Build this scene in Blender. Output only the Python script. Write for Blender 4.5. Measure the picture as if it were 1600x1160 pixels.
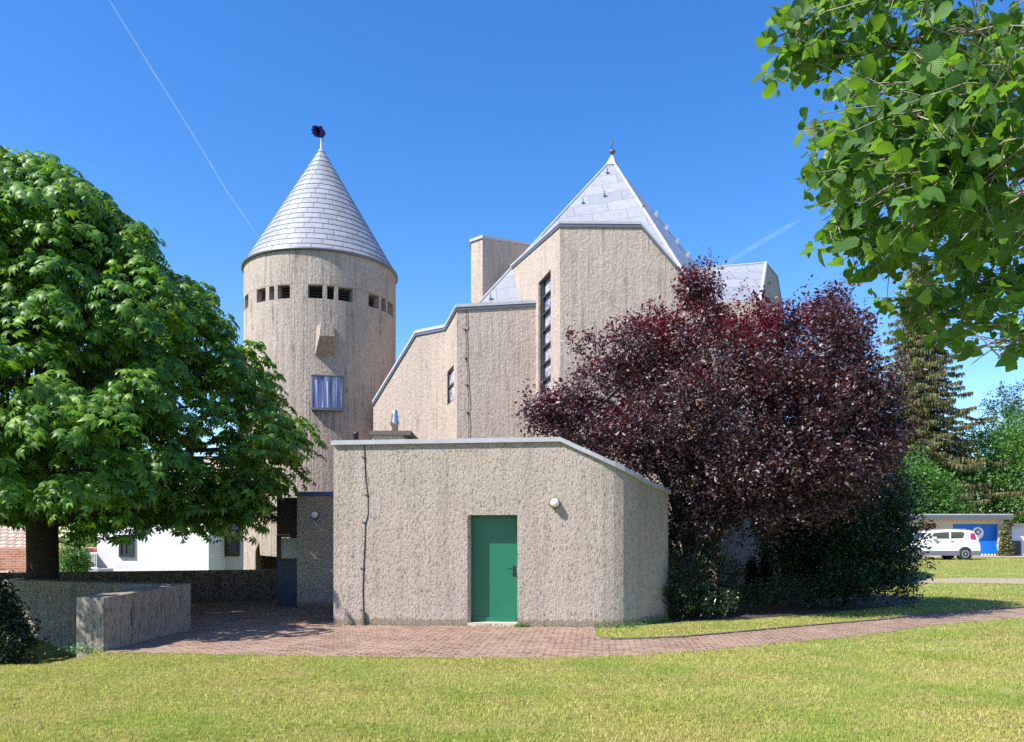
import bpy, bmesh, math, random
import numpy as np
from mathutils import Vector, Matrix
from mathutils.geometry import tessellate_polygon
R = math.radians
rng = np.random.default_rng(7)
random.seed(7)
for o in list(bpy.data.objects): bpy.data.objects.remove(o)
S = bpy.context.scene
COL = S.collection

# ------------------------------------------------------------------ camera
EYE, F, CX, HY = 1.7, 1250.0, 800.0, 838.0
cam = bpy.data.cameras.new("camera"); co = bpy.data.objects.new("camera", cam); COL.objects.link(co)
co.location = (0, 0, EYE); co.rotation_euler = (R(90), 0, 0)
cam.sensor_width = 36; cam.lens = 36 * F / 1600
cam.shift_y = (HY - 580) / 1600
cam.clip_start = 0.1; cam.clip_end = 30000
S.camera = co
# ------------------------------------------------------------------ light
SUN = Vector((0.76, 0.46, -1.0)).normalized()       # direction the light travels
elev = math.asin(-SUN.z); azim = math.atan2(-SUN.x, -SUN.y)
w = bpy.data.worlds.new("World"); S.world = w; w.use_nodes = True
nt = w.node_tree; nt.nodes.clear()
sky = nt.nodes.new('ShaderNodeTexSky'); sky.sky_type = 'NISHITA'; sky.sun_disc = False
sky.sun_elevation = elev; sky.sun_rotation = azim
sky.air_density = 1.0; sky.dust_density = 0.3; sky.ozone_density = 2.4; sky.altitude = 300
hs = nt.nodes.new('ShaderNodeHueSaturation'); hs.inputs['Saturation'].default_value = 1.34; hs.inputs['Hue'].default_value = .508
bg = nt.nodes.new('ShaderNodeBackground'); bg.inputs[1].default_value = 0.135
wo = nt.nodes.new('ShaderNodeOutputWorld')
nt.links.new(sky.outputs[0], hs.inputs['Color']); nt.links.new(hs.outputs[0], bg.inputs[0]); nt.links.new(bg.outputs[0], wo.inputs[0])
sl = bpy.data.lights.new("sun", 'SUN'); sl.energy = 4.8; sl.angle = R(0.5); sl.color = (1, 0.96, 0.89)
so = bpy.data.objects.new("sun", sl); COL.objects.link(so); so.location = (-40, -20, 60)
so.rotation_euler = SUN.to_track_quat('-Z', 'Y').to_euler()
S.view_settings.view_transform = 'Standard'; S.view_settings.look = 'None'
S.view_settings.exposure = 0.95; S.view_settings.gamma = 1
S.cycles.use_denoising = False
S.cycles.max_bounces = 6; S.cycles.transparent_max_bounces = 12

# ------------------------------------------------------------------ helpers
def P(x, y, Y): return Vector(((x - CX) / F * Y, Y, EYE + (HY - y) / F * Y))
def G(x, y, z=0.0):
    Y = (EYE - z) * F / (y - HY); return Vector(((x - CX) / F * Y, Y, z))
def tag(o, label=None, cat=None, group=None, kind=None):
    if label: o['label'] = label
    if cat: o['category'] = cat
    if group: o['group'] = group
    if kind: o['kind'] = kind
    return o
def empty(name, loc, label=None, cat=None, group=None):
    o = bpy.data.objects.new(name, None); COL.objects.link(o); o.location = loc; o.empty_display_size = 0.2
    return tag(o, label, cat, group)
def wloc(o):
    v = Vector((0, 0, 0))
    while o: v += Vector(o.location); o = o.parent
    return v
def obj(name, vs, fs, mat, parent=None, smooth=False, uv=None, loc=None):
    """world-space vertices; origin at the parent's origin (or loc)"""
    off = wloc(parent) if parent else Vector(loc or (0, 0, 0))
    V = np.asarray([tuple(v) for v in vs] if not isinstance(vs, np.ndarray) else vs, dtype=float) - np.array(off)
    me = bpy.data.meshes.new(name)
    if isinstance(fs, np.ndarray):
        n, k = fs.shape
        me.vertices.add(len(V)); me.vertices.foreach_set('co', V.astype(np.float32).ravel())
        me.loops.add(n * k); me.loops.foreach_set('vertex_index', fs.astype(np.int32).ravel())
        me.polygons.add(n); me.polygons.foreach_set('loop_start', np.arange(0, n * k, k, dtype=np.int32))
        me.polygons.foreach_set('loop_total', np.full(n, k, dtype=np.int32))
        me.update(calc_edges=True); me.validate()
    else:
        me.from_pydata([tuple(v) for v in V], [], [tuple(f) for f in fs]); me.update()
    if smooth: me.polygons.foreach_set('use_smooth', np.ones(len(me.polygons), dtype=bool))
    if uv is not None:
        l = me.uv_layers.new(name='UVMap')
        for p in me.polygons:
            for li in p.loop_indices: l.data[li].uv = uv(p.index, me.loops[li].vertex_index, Vector(V[me.loops[li].vertex_index]) + off)
    me.materials.append(mat)
    o = bpy.data.objects.new(name, me); COL.objects.link(o)
    if parent: o.parent = parent
    else: o.location = off
    return o
class MB:
    def __init__(s): s.v = []; s.f = []
    def add(s, vs, fs):
        b = len(s.v); s.v += [Vector(v) for v in vs]; s.f += [tuple(i + b for i in f) for f in fs]; return s
    def box(s, a, b):
        x0, y0, z0 = a; x1, y1, z1 = b
        return s.add([(x0,y0,z0),(x1,y0,z0),(x1,y1,z0),(x0,y1,z0),(x0,y0,z1),(x1,y0,z1),(x1,y1,z1),(x0,y1,z1)],
                     [(0,3,2,1),(4,5,6,7),(0,1,5,4),(1,2,6,5),(2,3,7,6),(3,0,4,7)])
    def hexa(s, q, d):      # quad q (4 pts) thickened by vector d
        q = [Vector(p) for p in q]; d = Vector(d)
        return s.add(q + [p + d for p in q], [(0,1,2,3),(7,6,5,4),(0,4,5,1),(1,5,6,2),(2,6,7,3),(3,7,4,0)])
    def ext(s, poly, d):
        n = len(poly); poly = [Vector(p) for p in poly]; d = Vector(d)
        return s.add(poly + [p + d for p in poly], [tuple(range(n)), tuple(range(2*n-1, n-1, -1))] + [(i, i + n, (i+1) % n + n, (i+1) % n) for i in range(n)])
    def tube(s, pts, rad, n=8, cap=True):
        pts = [Vector(p) for p in pts]
        if not hasattr(rad, '__len__'): rad = [rad] * len(pts)
        vs = []; up = None
        for i, p in enumerate(pts):
            t = (pts[min(i+1, len(pts)-1)] - pts[max(i-1, 0)]).normalized()
            if up is None: up = Vector((0,0,1)) if abs(t.z) < .9 else Vector((1,0,0))
            a = t.cross(up).normalized(); b = a.cross(t).normalized(); up = b
            for k in range(n):
                an = 2*math.pi*k/n; vs.append(p + (a*math.cos(an) + b*math.sin(an)) * rad[i])
        fs = [(i*n+k, i*n+(k+1) % n, (i+1)*n+(k+1) % n, (i+1)*n+k) for i in range(len(pts)-1) for k in range(n)]
        if cap: fs += [tuple(range(n-1, -1, -1)), tuple((len(pts)-1)*n + k for k in range(n))]
        return s.add(vs, fs)
    def lathe(s, prof, c, n=24):   # prof: (r,z) ; c: base point
        c = Vector(c); vs = []
        for r, z in prof:
            for k in range(n):
                a = 2*math.pi*k/n; vs.append(c + Vector((r*math.cos(a), r*math.sin(a), z)))
        fs = [(i*n+k, i*n+(k+1) % n, (i+1)*n+(k+1) % n, (i+1)*n+k) for i in range(len(prof)-1) for k in range(n)]
        return s.add(vs, fs)
    def ball(s, c, r, n=16, m=10, sc=(1,1,1)):
        c = Vector(c); vs = []
        for i in range(m+1):
            t = math.pi*i/m
            for k in range(n):
                a = 2*math.pi*k/n; vs.append(c + Vector((r*sc[0]*math.sin(t)*math.cos(a), r*sc[1]*math.sin(t)*math.sin(a), r*sc[2]*math.cos(t))))
        return s.add(vs, [(i*n+k, (i+1)*n+k, (i+1)*n+(k+1) % n, i*n+(k+1) % n) for i in range(m) for k in range(n)])
    def build(s, name, mat, parent=None, smooth=False, loc=None, uv=None):
        return obj(name, s.v, s.f, mat, parent, smooth, uv, loc)
def prism(foot, ztop, zbot, mb=None):
    """foot: list of (x,y); ztop list of z; zbot scalar -> closed solid"""
    mb = mb or MB(); n = len(foot)
    vs = [Vector((x, y, zbot)) for x, y in foot] + [Vector((x, y, z)) for (x, y), z in zip(foot, ztop)]
    fs = [(i, (i+1) % n, (i+1) % n + n, i + n) for i in range(n)]
    tri = tessellate_polygon([[Vector((x, y, 0)) for x, y in foot]])
    for t in tri:
        a, b, c = t
        nz = (vs[b]-vs[a]).cross(vs[c]-vs[a]).z
        if nz < 0: a, c = c, a
        fs.append((a+n, b+n, c+n)); fs.append((c, b, a))
    return mb.add(vs, fs)
def fixnormals(o):
    bm = bmesh.new(); bm.from_mesh(o.data); bmesh.ops.remove_doubles(bm, verts=bm.verts, dist=1e-5)
    bmesh.ops.recalc_face_normals(bm, faces=bm.faces); bm.to_mesh(o.data); bm.free()
def cut(o, cutters):
    fixnormals(o)
    for c in cutters:
        fixnormals(c)
        m = o.modifiers.new('b', 'BOOLEAN'); m.operation = 'DIFFERENCE'; m.solver = 'EXACT'; m.object = c
    bpy.context.view_layer.update()
    dg = bpy.context.evaluated_depsgraph_get()
    me = bpy.data.meshes.new_from_object(o.evaluated_get(dg))
    o.modifiers.clear(); o.data = me
    while len(me.materials) > 1: me.materials.pop(index=len(me.materials)-1)
    me.polygons.foreach_set('material_index', np.zeros(len(me.polygons), dtype=np.int32)); me.update()
    for c in cutters: bpy.data.objects.remove(c)
def band(path, side, out=.05, inn=.25, down=.09, up=.03, mb=None):
    """coping swept along a 3D path; side=+1: outside is to the right of travel"""
    mb = mb or MB(); pts = [Vector(p) for p in path]; ns = []
    for i in range(len(pts)-1):
        d = pts[i+1]-pts[i]; d.z = 0; d.normalize(); ns.append(Vector((d.y, -d.x, 0)) * side)
    vs = []
    for i, p in enumerate(pts):
        a = ns[max(i-1, 0)]; b = ns[min(i, len(ns)-1)]; m = (a+b).normalized(); m /= max(.5, m.dot(a))
        vs += [p + m*out - Vector((0,0,down)), p + m*out + Vector((0,0,up)), p - m*inn + Vector((0,0,up)), p - m*inn - Vector((0,0,down))]
    fs = []
    for i in range(len(pts)-1):
        for k in range(4): fs.append((i*4+k, (i+1)*4+k, (i+1)*4+(k+1) % 4, i*4+(k+1) % 4))
    n = len(pts)-1; fs += [(3,2,1,0), (n*4, n*4+1, n*4+2, n*4+3)]
    return mb.add(vs, fs)

# ------------------------------------------------------------------ materials
class M_:
    def __init__(s, name, rough=.8, metal=0.0, spec=.5):
        s.m = bpy.data.materials.new(name); s.m.use_nodes = True; s.t = s.m.node_tree; s.n = s.t.nodes
        s.b = s.n['Principled BSDF']; s.b.inputs['Roughness'].default_value = rough
        s.b.inputs['Metallic'].default_value = metal; s.b.inputs['Specular IOR Level'].default_value = spec
        s.out = s.n['Material Output']
    def N(s, t, **k):
        n = s.n.new('ShaderNode' + t)
        for a, b in k.items():
            if a in n.inputs.keys() if isinstance(a, str) else False: n.inputs[a].default_value = b
            else: setattr(n, a, b)
        return n
    def L(s, a, b): s.t.links.new(a, b)
    def coord(s, which='Object', scale=(1,1,1), rot=(0,0,0)):
        c = s.N('TexCoord'); m = s.N('Mapping'); m.inputs['Scale'].default_value = scale; m.inputs['Rotation'].default_value = rot
        s.L(c.outputs[which], m.inputs[0]); return m.outputs[0]
    def noise(s, vec, scale, detail=4, rough=.55):
        n = s.N('TexNoise'); n.inputs['Scale'].default_value = scale; n.inputs['Detail'].default_value = detail; n.inputs['Roughness'].default_value = rough
        s.L(vec, n.inputs['Vector']); return n.outputs['Fac']
    def vor(s, vec, scale, out='Distance', feat='F1', rand=1):
        n = s.N('TexVoronoi'); n.feature = feat; n.inputs['Scale'].default_value = scale; n.inputs['Randomness'].default_value = rand
        s.L(vec, n.inputs['Vector']); return n.outputs[out]
    def ramp(s, fac, stops, interp='LINEAR'):
        r = s.N('ValToRGB'); e = r.color_ramp.elements; r.color_ramp.interpolation = interp
        while len(e) < len(stops): e.new(.5)
        for i, (p, c) in enumerate(stops):
            e[i].position = p; e[i].color = (*c, 1) if hasattr(c, '__len__') else (c, c, c, 1)
        s.L(fac, r.inputs[0]); return r.outputs[0]
    def mix(s, fac, a, b, mode='MIX'):
        n = s.N('MixRGB'); n.blend_type = mode
        for i, v in ((0, fac), (1, a), (2, b)):
            if hasattr(v, 'is_output'): s.L(v, n.inputs[i])
            elif i == 0: n.inputs[0].default_value = v
            else: n.inputs[i].default_value = (*v, 1) if hasattr(v, '__len__') else (v, v, v, 1)
        return n.outputs[0]
    def math(s, op, a, b=0.0):
        n = s.N('Math'); n.operation = op
        for i, v in ((0, a), (1, b)):
            if hasattr(v, 'is_output'): s.L(v, n.inputs[i])
            else: n.inputs[i].default_value = v
        return n.outputs[0]
    def col(s, c):
        if hasattr(c, 'is_output'): s.L(c, s.b.inputs['Base Color'])
        else: s.b.inputs['Base Color'].default_value = (*c, 1)
        return s
    def bump(s, h, strength=.5, dist=.02, prev=None):
        b = s.N('Bump'); b.inputs['Strength'].default_value = strength; b.inputs['Distance'].default_value = dist
        s.L(h, b.inputs['Height'])
        if prev is not None: s.L(prev, b.inputs['Normal'])
        s.L(b.outputs[0], s.b.inputs['Normal']); return b.outputs[0]

def concrete(name, base=(.43,.36,.29), peb=30, bdist=.02, bstr=.8, dark=(.16,.13,.105), streak=.5, rib=.35, dirt=False, pit=(.38,.47), joints=(), nb=.45):
    m = M_(name, .92, spec=.2); v = m.coord(); vz = m.coord(scale=(1,1,.45)); vs = m.coord(scale=(1,1,.07))
    wob = m.noise(v, peb*.6, 2)
    big = m.noise(v, .6, 5); mid = m.noise(v, 3.5, 4)
    c = m.mix(m.ramp(big, [(.3,0.0),(.7,1.0)]), tuple(x*.9 for x in base), tuple(min(1,x*1.1) for x in base))
    n1 = m.noise(vz, peb, 4, .75)
    n1b = m.noise(v, peb*.6, 3, .6)
    pebc = m.vor(v, peb, 'Color')
    c = m.mix(.16, c, m.ramp(pebc, [(0,(.22,.18,.15)),(.45,(.5,.42,.33)),(.8,(.72,.64,.55)),(1,(.8,.76,.7))]))
    pits = m.ramp(n1, [(pit[0],1.0),(pit[1],0.0)])
    c = m.mix(m.math('MULTIPLY', pits, .85), c, dark)
    st = m.noise(vs, 9, 5, .65)
    sm = m.math('MULTIPLY', m.ramp(st, [(.50,0.0),(.66,1.0)]), m.ramp(mid, [(.4,.25),(.65,1.0)]))
    c = m.mix(m.math('MULTIPLY', sm, streak), c, dark)
    if dirt:
        sx = m.N('SeparateXYZ'); m.L(v, sx.inputs[0]); zz = m.math('ADD', sx.outputs['Z'], m.math('MULTIPLY', m.noise(v, 9, 5, .7), -.22))
        c = m.mix(m.ramp(zz, [(0.0,.6),(.035,.0)]), c, (.17,.125,.085))
        c = m.mix(m.math('MULTIPLY', m.ramp(m.noise(m.coord(scale=(1,1,.12)), 2.2, 5, .6), [(.5,0.0),(.72,1.0)]), .35), c, tuple(x*.55 for x in base))
    for jz in joints:
        sx = m.N('SeparateXYZ'); m.L(v, sx.inputs[0]); q = m.math('ABSOLUTE', m.math('SUBTRACT', sx.outputs['Z'], jz))
        c = m.mix(m.ramp(q, [(.008,.55),(.02,0.0)]), c, dark)
    m.col(c)
    h = m.math('ADD', m.math('MULTIPLY', n1, 1.0), m.math('MULTIPLY', n1b, nb))
    h2 = m.math('ADD', h, m.math('MULTIPLY', m.noise(m.coord(scale=(1,1,.02)), 10, 3), rib))
    m.bump(h2, bstr, bdist); return m.m
MAT = {}
MAT['annex'] = concrete('exposed_aggregate_concrete', (.455,.375,.31), 30, .04, 1.0, streak=.4, dirt=True, pit=(.38,.45), nb=.3)
MAT['wall'] = concrete('rough_church_concrete', (.43,.35,.295), 20, .036, 1.0, streak=.6, rib=.6, pit=(.31,.40))
MAT['tower'] = concrete('tower_concrete', (.37,.305,.26), 17, .035, 1.0, joints=(11.32,4.2), streak=1.0, rib=1.2, pit=(.31,.41))
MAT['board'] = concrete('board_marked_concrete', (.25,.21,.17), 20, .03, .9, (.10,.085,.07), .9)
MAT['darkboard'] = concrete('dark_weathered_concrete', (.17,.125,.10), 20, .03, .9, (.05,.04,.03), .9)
MAT['smoothc'] = concrete('smooth_concrete', (.55,.46,.37), 30, .008, .5, streak=.25)

def simple(name, c, rough=.6, metal=0.0, var=.15, scale=6, bump=0.0, spec=.5):
    m = M_(name, rough, metal, spec); v = m.coord(); n = m.noise(v, scale, 5)
    m.col(m.mix(n, tuple(x*(1-var) for x in c), tuple(min(1, x*(1+var)) for x in c)))
    if bump: m.bump(m.noise(v, scale*6, 4), bump, .01)
    return m.m
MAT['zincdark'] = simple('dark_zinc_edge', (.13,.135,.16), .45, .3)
MAT['zinc'] = simple('zinc_coping', (.40,.40,.41), .5, .1, .25, 5, .1)
MAT['green'] = None
g = M_('green_door_paint', .35); v = g.coord(); g.col(g.mix(g.noise(v, 3, 5), (.008,.125,.065), (.014,.165,.088))); g.bump(g.noise(v, 8, 2), .12, .01); MAT['green'] = g.m
g.col(g.mix(g.ramp(g.noise(g.coord(scale=(1,1,.3)), 4, 6, .7), [(.58,0.0),(.75,.5)]), g.mix(g.noise(v, 3, 5), (.008,.125,.065), (.014,.165,.088)), (.05,.13,.09)))
MAT['black'] = simple('black_iron', (.02,.02,.022), .5)
MAT['steel'] = simple('brushed_steel', (.55,.56,.58), .28, .9, .1)
MAT['bluezinc'] = simple('blue_coated_coping', (.05,.07,.28), .45, 0, .2)
MAT['opal'] = simple('opal_glass', (.85,.85,.83), .25, 0, .02)
MAT['whitepaint'] = simple('white_render', (.82,.81,.84), .8, 0, .03, 2, .1)
MAT['lilac'] = simple('pale_lilac_render', (.60,.60,.72), .85, 0, .04, 2, .1)
MAT['beige'] = simple('beige_render', (.62,.50,.38), .85, 0, .08, 2, .1)
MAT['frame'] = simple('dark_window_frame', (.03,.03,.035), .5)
MAT['bluedoor'] = simple('bright_blue_paint', (.005,.16,.62), .45, 0, .06)
MAT['darkblue'] = simple('navy_panel', (.03,.04,.085), .5, 0, .2, 4)
MAT['brownpanel'] = simple('dark_brown_panel', (.06,.045,.04), .7, 0, .2, 5)
MAT['wood'] = simple('orange_brown_wood', (.30,.13,.04), .7, 0, .2)
MAT['milk'] = simple('frosted_glass', (.45,.45,.46), .3, 0, .05)
MAT['navyiron'] = simple('navy_painted_iron', (.006,.006,.045), .9, 0, .2, 8, 0, .1)
MAT['rooffelt'] = simple('roof_felt', (.16,.155,.15), .9, 0, .2, 3, .3)
g = M_('window_glass', .05); g.col((.03,.04,.05)); g.b.inputs['Specular IOR Level'].default_value = .9; MAT['glass'] = g.m

def roofmat(name, bw, rh, mort, base=(.31,.32,.36), stain=.6):
    m = M_(name, .42, .12); c = m.N('TexCoord'); uv = c.outputs['UV']
    b = m.N('TexBrick'); b.offset = .5; b.offset_frequency = 2
    b.inputs['Color1'].default_value = (*[x*.88 for x in base], 1); b.inputs['Color2'].default_value = (*[min(1, x*1.12) for x in base], 1)
    b.inputs['Mortar'].default_value = (.2,.205,.23,1); b.inputs['Scale'].default_value = 1; b.inputs['Mortar Size'].default_value = mort
    b.inputs['Mortar Smooth'].default_value = .2
    b.inputs['Brick Width'].default_value = bw; b.inputs['Row Height'].default_value = rh
    m.L(uv, b.inputs['Vector'])
    o = m.coord(scale=(1,1,.25)); st = m.noise(o, 5, 6, .65)
    col = m.mix(m.math('MULTIPLY', m.ramp(st, [(.46,0.0),(.70,1.0)]), stain), b.outputs[0], (.24,.225,.21))
    m.col(col)
    m.bump(m.math('SUBTRACT', m.math('MULTIPLY', m.noise(o, 7, 3), .25), m.math('MULTIPLY', b.outputs['Fac'], 1.0)), .6, .015)
    return m.m
MAT['roof'] = roofmat('zinc_shingle_roof', 1.15, .58, .012)
MAT['cone'] = roofmat('zinc_shingle_cone', 1.0, 1.0, .045, stain=.75)
MAT['seam'] = roofmat('standing_seam_roof', .5, 40, .03, (.36,.37,.44))

def leafmat(name, stops, trans, tfac=.3, rough=.45, spec=.5, patch=None, top=None, veins=False):
    m = M_(name, rough, spec=spec); g = m.N('NewGeometry')
    c = m.ramp(g.outputs['Random Per Island'], stops)
    if patch:
        n = m.noise(m.coord(), patch[0], 4)
        if top:
            sx = m.N('SeparateXYZ'); m.L(m.coord(), sx.inputs[0]); n = m.math('ADD', n, m.math('MULTIPLY', m.math('SUBTRACT', sx.outputs['Z'], top), .055))
        c = m.mix(m.ramp(n, [(patch[1],0.0),(patch[2],1.0)]), c, m.mix(.75, c, patch[3]))
    if veins:
        tc = m.N('TexCoord'); sx = m.N('SeparateXYZ'); m.L(tc.outputs['UV'], sx.inputs[0]); ay = m.math('ABSOLUTE', sx.outputs['Y'])
        w_ = m.math('FRACT', m.math('MULTIPLY', m.math('SUBTRACT', sx.outputs['X'], m.math('MULTIPLY', ay, .8)), 8.0)); w_ = m.math('ABSOLUTE', m.math('SUBTRACT', w_, .5))
        vn = m.math('MAXIMUM', m.ramp(w_, [(0.0,1.0),(.12,0.0)]), m.ramp(ay, [(0.0,1.0),(.02,0.0)]))
        c = m.mix(m.math('MULTIPLY', vn, .2), c, (.25,.36,.10)); m.bump(m.math('SUBTRACT', w_, vn), .3, .004)
    m.col(c)
    t = m.N('BsdfTranslucent')
    if hasattr(trans, '__len__'): t.inputs[0].default_value = (*trans, 1)
    mx = m.N('MixShader'); mx.inputs[0].default_value = tfac
    m.L(m.b.outputs[0], mx.inputs[1]); m.L(t.outputs[0], mx.inputs[2]); m.L(mx.outputs[0], m.out.inputs[0])
    return m.m
MAT['chest'] = leafmat('chestnut_leaf', [(0,(.028,.075,.010)),(.5,(.055,.14,.015)),(.85,(.12,.25,.025)),(1,(.25,.42,.04))], (.24,.50,.02), .26, .46, .3, patch=(.9,.50,.66,(.13,.21,.02)))
MAT['plum'] = leafmat('purple_plum_leaf', [(0,(.015,.010,.014)),(.45,(.030,.018,.024)),(.64,(.19,.145,.165)),(.86,(.07,.03,.04)),(1,(.21,.165,.185))], (.25,.012,.025), .14, .42, .45, patch=(.9,.55,.66,(.17,.008,.018)), top=5.1)  # pale grey stops paint sun glints of glossy leaves into the leaf colour
MAT['hazel'] = leafmat('hazel_leaf', [(0,(.022,.062,.014)),(.6,(.042,.105,.018)),(.84,(.09,.18,.025)),(1,(.24,.36,.05))], (.26,.52,.03), .32, .5, .3, veins=True)
MAT['bush'] = leafmat('dark_shrub_leaf', [(0,(.012,.03,.012)),(.7,(.02,.05,.018)),(1,(.05,.10,.03))], (.05,.14,.02), .2, .35, .7)
MAT['hedge'] = leafmat('bright_tree_leaf', [(0,(.04,.11,.02)),(.5,(.07,.17,.03)),(1,(.12,.24,.04))], (.15,.4,.04), .3, .5)
MAT['spruce'] = leafmat('spruce_needles', [(0,(.035,.05,.02)),(.5,(.10,.105,.035)),(1,(.24,.20,.06))], (.1,.12,.02), .15, .7)
MAT['ivy'] = leafmat('ivy_leaf', [(0,(.08,.10,.03)),(.5,(.16,.16,.06)),(1,(.28,.26,.10))], (.1,.2,.02), .2, .5)
MAT['litter'] = leafmat('dry_leaf', [(0,(.10,.05,.02)),(.5,(.30,.16,.05)),(1,(.5,.33,.12))], (.2,.1,.02), .1, .8)
MAT['bark'] = simple('dark_bark', (.045,.035,.027), .95, 0, .4, 8, .8)
MAT['twig'] = simple('pale_twig_bark', (.30,.25,.19), .8, 0, .3, 20, .3)

# grass + ground
g = M_('grass_blades', .6, spec=.3); ge = g.N('NewGeometry')
c = g.ramp(ge.outputs['Random Per Island'], [(0,(.09,.10,.025)),(.24,(.38,.39,.08)),(.7,(.65,.575,.15)),(1,(.85,.74,.38))])
n = g.noise(g.coord(), .55, 4); c = g.mix(g.ramp(n, [(.46,0.0),(.60,1.0)]), c, g.mix(.75, c, (.22,.36,.05)))
n = g.noise(g.coord(), 2.4, 2); c = g.mix(g.ramp(n, [(.70,0.0),(.74,.85)]), c, (.07,.22,.03))
n = g.noise(g.coord(), 1.3, 3); c = g.mix(g.ramp(n, [(.47,0.0),(.62,.75)]), c, (.60,.47,.20))
g.col(c); t = g.N('BsdfTranslucent'); t.inputs[0].default_value = (.50,.47,.08,1); mx = g.N('MixShader'); mx.inputs[0].default_value = .4
g.L(g.b.outputs[0], mx.inputs[1]); g.L(t.outputs[0], mx.inputs[2]); g.L(mx.outputs[0], g.out.inputs[0]); MAT['grass'] = g.m
g = M_('lawn_ground', .95, spec=.1); v = g.coord(); n0 = g.noise(v, .5, 5); n1 = g.noise(v, 14, 5, .7); n2 = g.noise(g.coord(scale=(.3,1,1)), 2.2, 4)
c = g.ramp(n1, [(.40,(.05,.05,.018)),(.55,(.26,.26,.06)),(.72,(.52,.47,.16))])
c = g.mix(g.ramp(n0, [(.4,0.0),(.7,.8)]), c, (.16,.25,.04)); c = g.mix(g.ramp(n2, [(.5,0.0),(.75,.55)]), c, (.40,.35,.15))
g.col(c); g.bump(g.noise(v, 40, 4, .7), .8, .03); MAT['ground'] = g.m
g = M_('brick_paving', .9, spec=.2); v = g.coord(rot=(0,0,R(6))); b = g.N('TexBrick'); b.inputs['Scale'].default_value = 1
b.inputs['Brick Width'].default_value = .21; b.inputs['Row Height'].default_value = .105; b.inputs['Mortar Size'].default_value = .014; b.inputs['Mortar Smooth'].default_value = .3
b.inputs['Color1'].default_value = (.24,.15,.105,1); b.inputs['Color2'].default_value = (.36,.25,.19,1); b.inputs['Mortar'].default_value = (.13,.09,.06,1)
wv = g.N('VectorMath'); wv.operation = 'ADD'; nn = g.N('TexNoise'); nn.inputs['Scale'].default_value = 6; g.L(v, nn.inputs['Vector'])
sc = g.N('VectorMath'); sc.operation = 'SCALE'; sc.inputs['Scale'].default_value = .025; g.L(nn.outputs['Color'], sc.inputs[0]); g.L(v, wv.inputs[0]); g.L(sc.outputs[0], wv.inputs[1]); g.L(wv.outputs[0], b.inputs['Vector'])
n0 = g.noise(v, 1.1, 5); n1 = g.noise(v, 18, 5, .7); n2 = g.noise(g.coord(scale=(.5,1.6,1)), 8, 4, .7)
jm = g.math('MULTIPLY', b.outputs['Fac'], g.ramp(g.noise(g.coord(scale=(1,1,1)), 5, 4, .8), [(.44,0.0),(.52,1.0)]))
c = g.mix(jm, g.mix(g.math('MULTIPLY', b.outputs['Fac'], .9), b.outputs[0], (.30,.19,.14)), (.03,.022,.015))
c = g.mix(g.ramp(n0, [(.4,0.0),(.7,.35)]), c, (.42,.30,.22)); c = g.mix(g.ramp(n1, [(.55,0.0),(.8,.6)]), c, (.20,.11,.08))
c = g.mix(g.ramp(n2, [(.61,0.0),(.67,.85)]), c, (.06,.045,.03))
g.col(c); g.bump(g.math('SUBTRACT', g.math('MULTIPLY', n1, .5), b.outputs['Fac']), .9, .012); MAT['paving'] = g.m
MAT['gravel'] = simple('pale_gravel', (.30,.24,.17), .95, 0, .25, 9, .6)
MAT['soil'] = simple('dark_soil', (.05,.038,.025), .95, 0, .4, 9, .8)
MAT['kerb'] = simple('weathered_kerb_stone', (.13,.11,.085), .95, 0, .4, 12, .6)
def brickmat(name, c1, c2, mo, bw, rh, ms, rot=(R(90),0,0)):
    g = M_(name, .9); v = g.coord(rot=rot); b = g.N('TexBrick'); b.inputs['Scale'].default_value = 1; b.inputs['Brick Width'].default_value = bw
    b.inputs['Row Height'].default_value = rh; b.inputs['Mortar Size'].default_value = ms
    for k, c in (('Color1', c1), ('Color2', c2), ('Mortar', mo)): b.inputs[k].default_value = (*c, 1)
    g.L(v, b.inputs['Vector']); g.col(g.mix(g.ramp(g.noise(v, 2, 4), [(.4,0.0),(.7,.3)]), b.outputs[0], tuple(x*.6 for x in c1))); return g.m
MAT['brick'] = brickmat('red_brick', (.36,.11,.06), (.50,.20,.12), (.45,.38,.33), .3, .1, .012)
MAT['tile'] = brickmat('brown_roof_tiles', (.34,.24,.18), (.50,.38,.30), (.13,.09,.07), .35, .3, .03, (0,0,0))
MAT['whitebrick'] = brickmat('white_painted_brick', (.80,.79,.83), (.84,.83,.86), (.70,.69,.74), .3, .12, .008)
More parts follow.
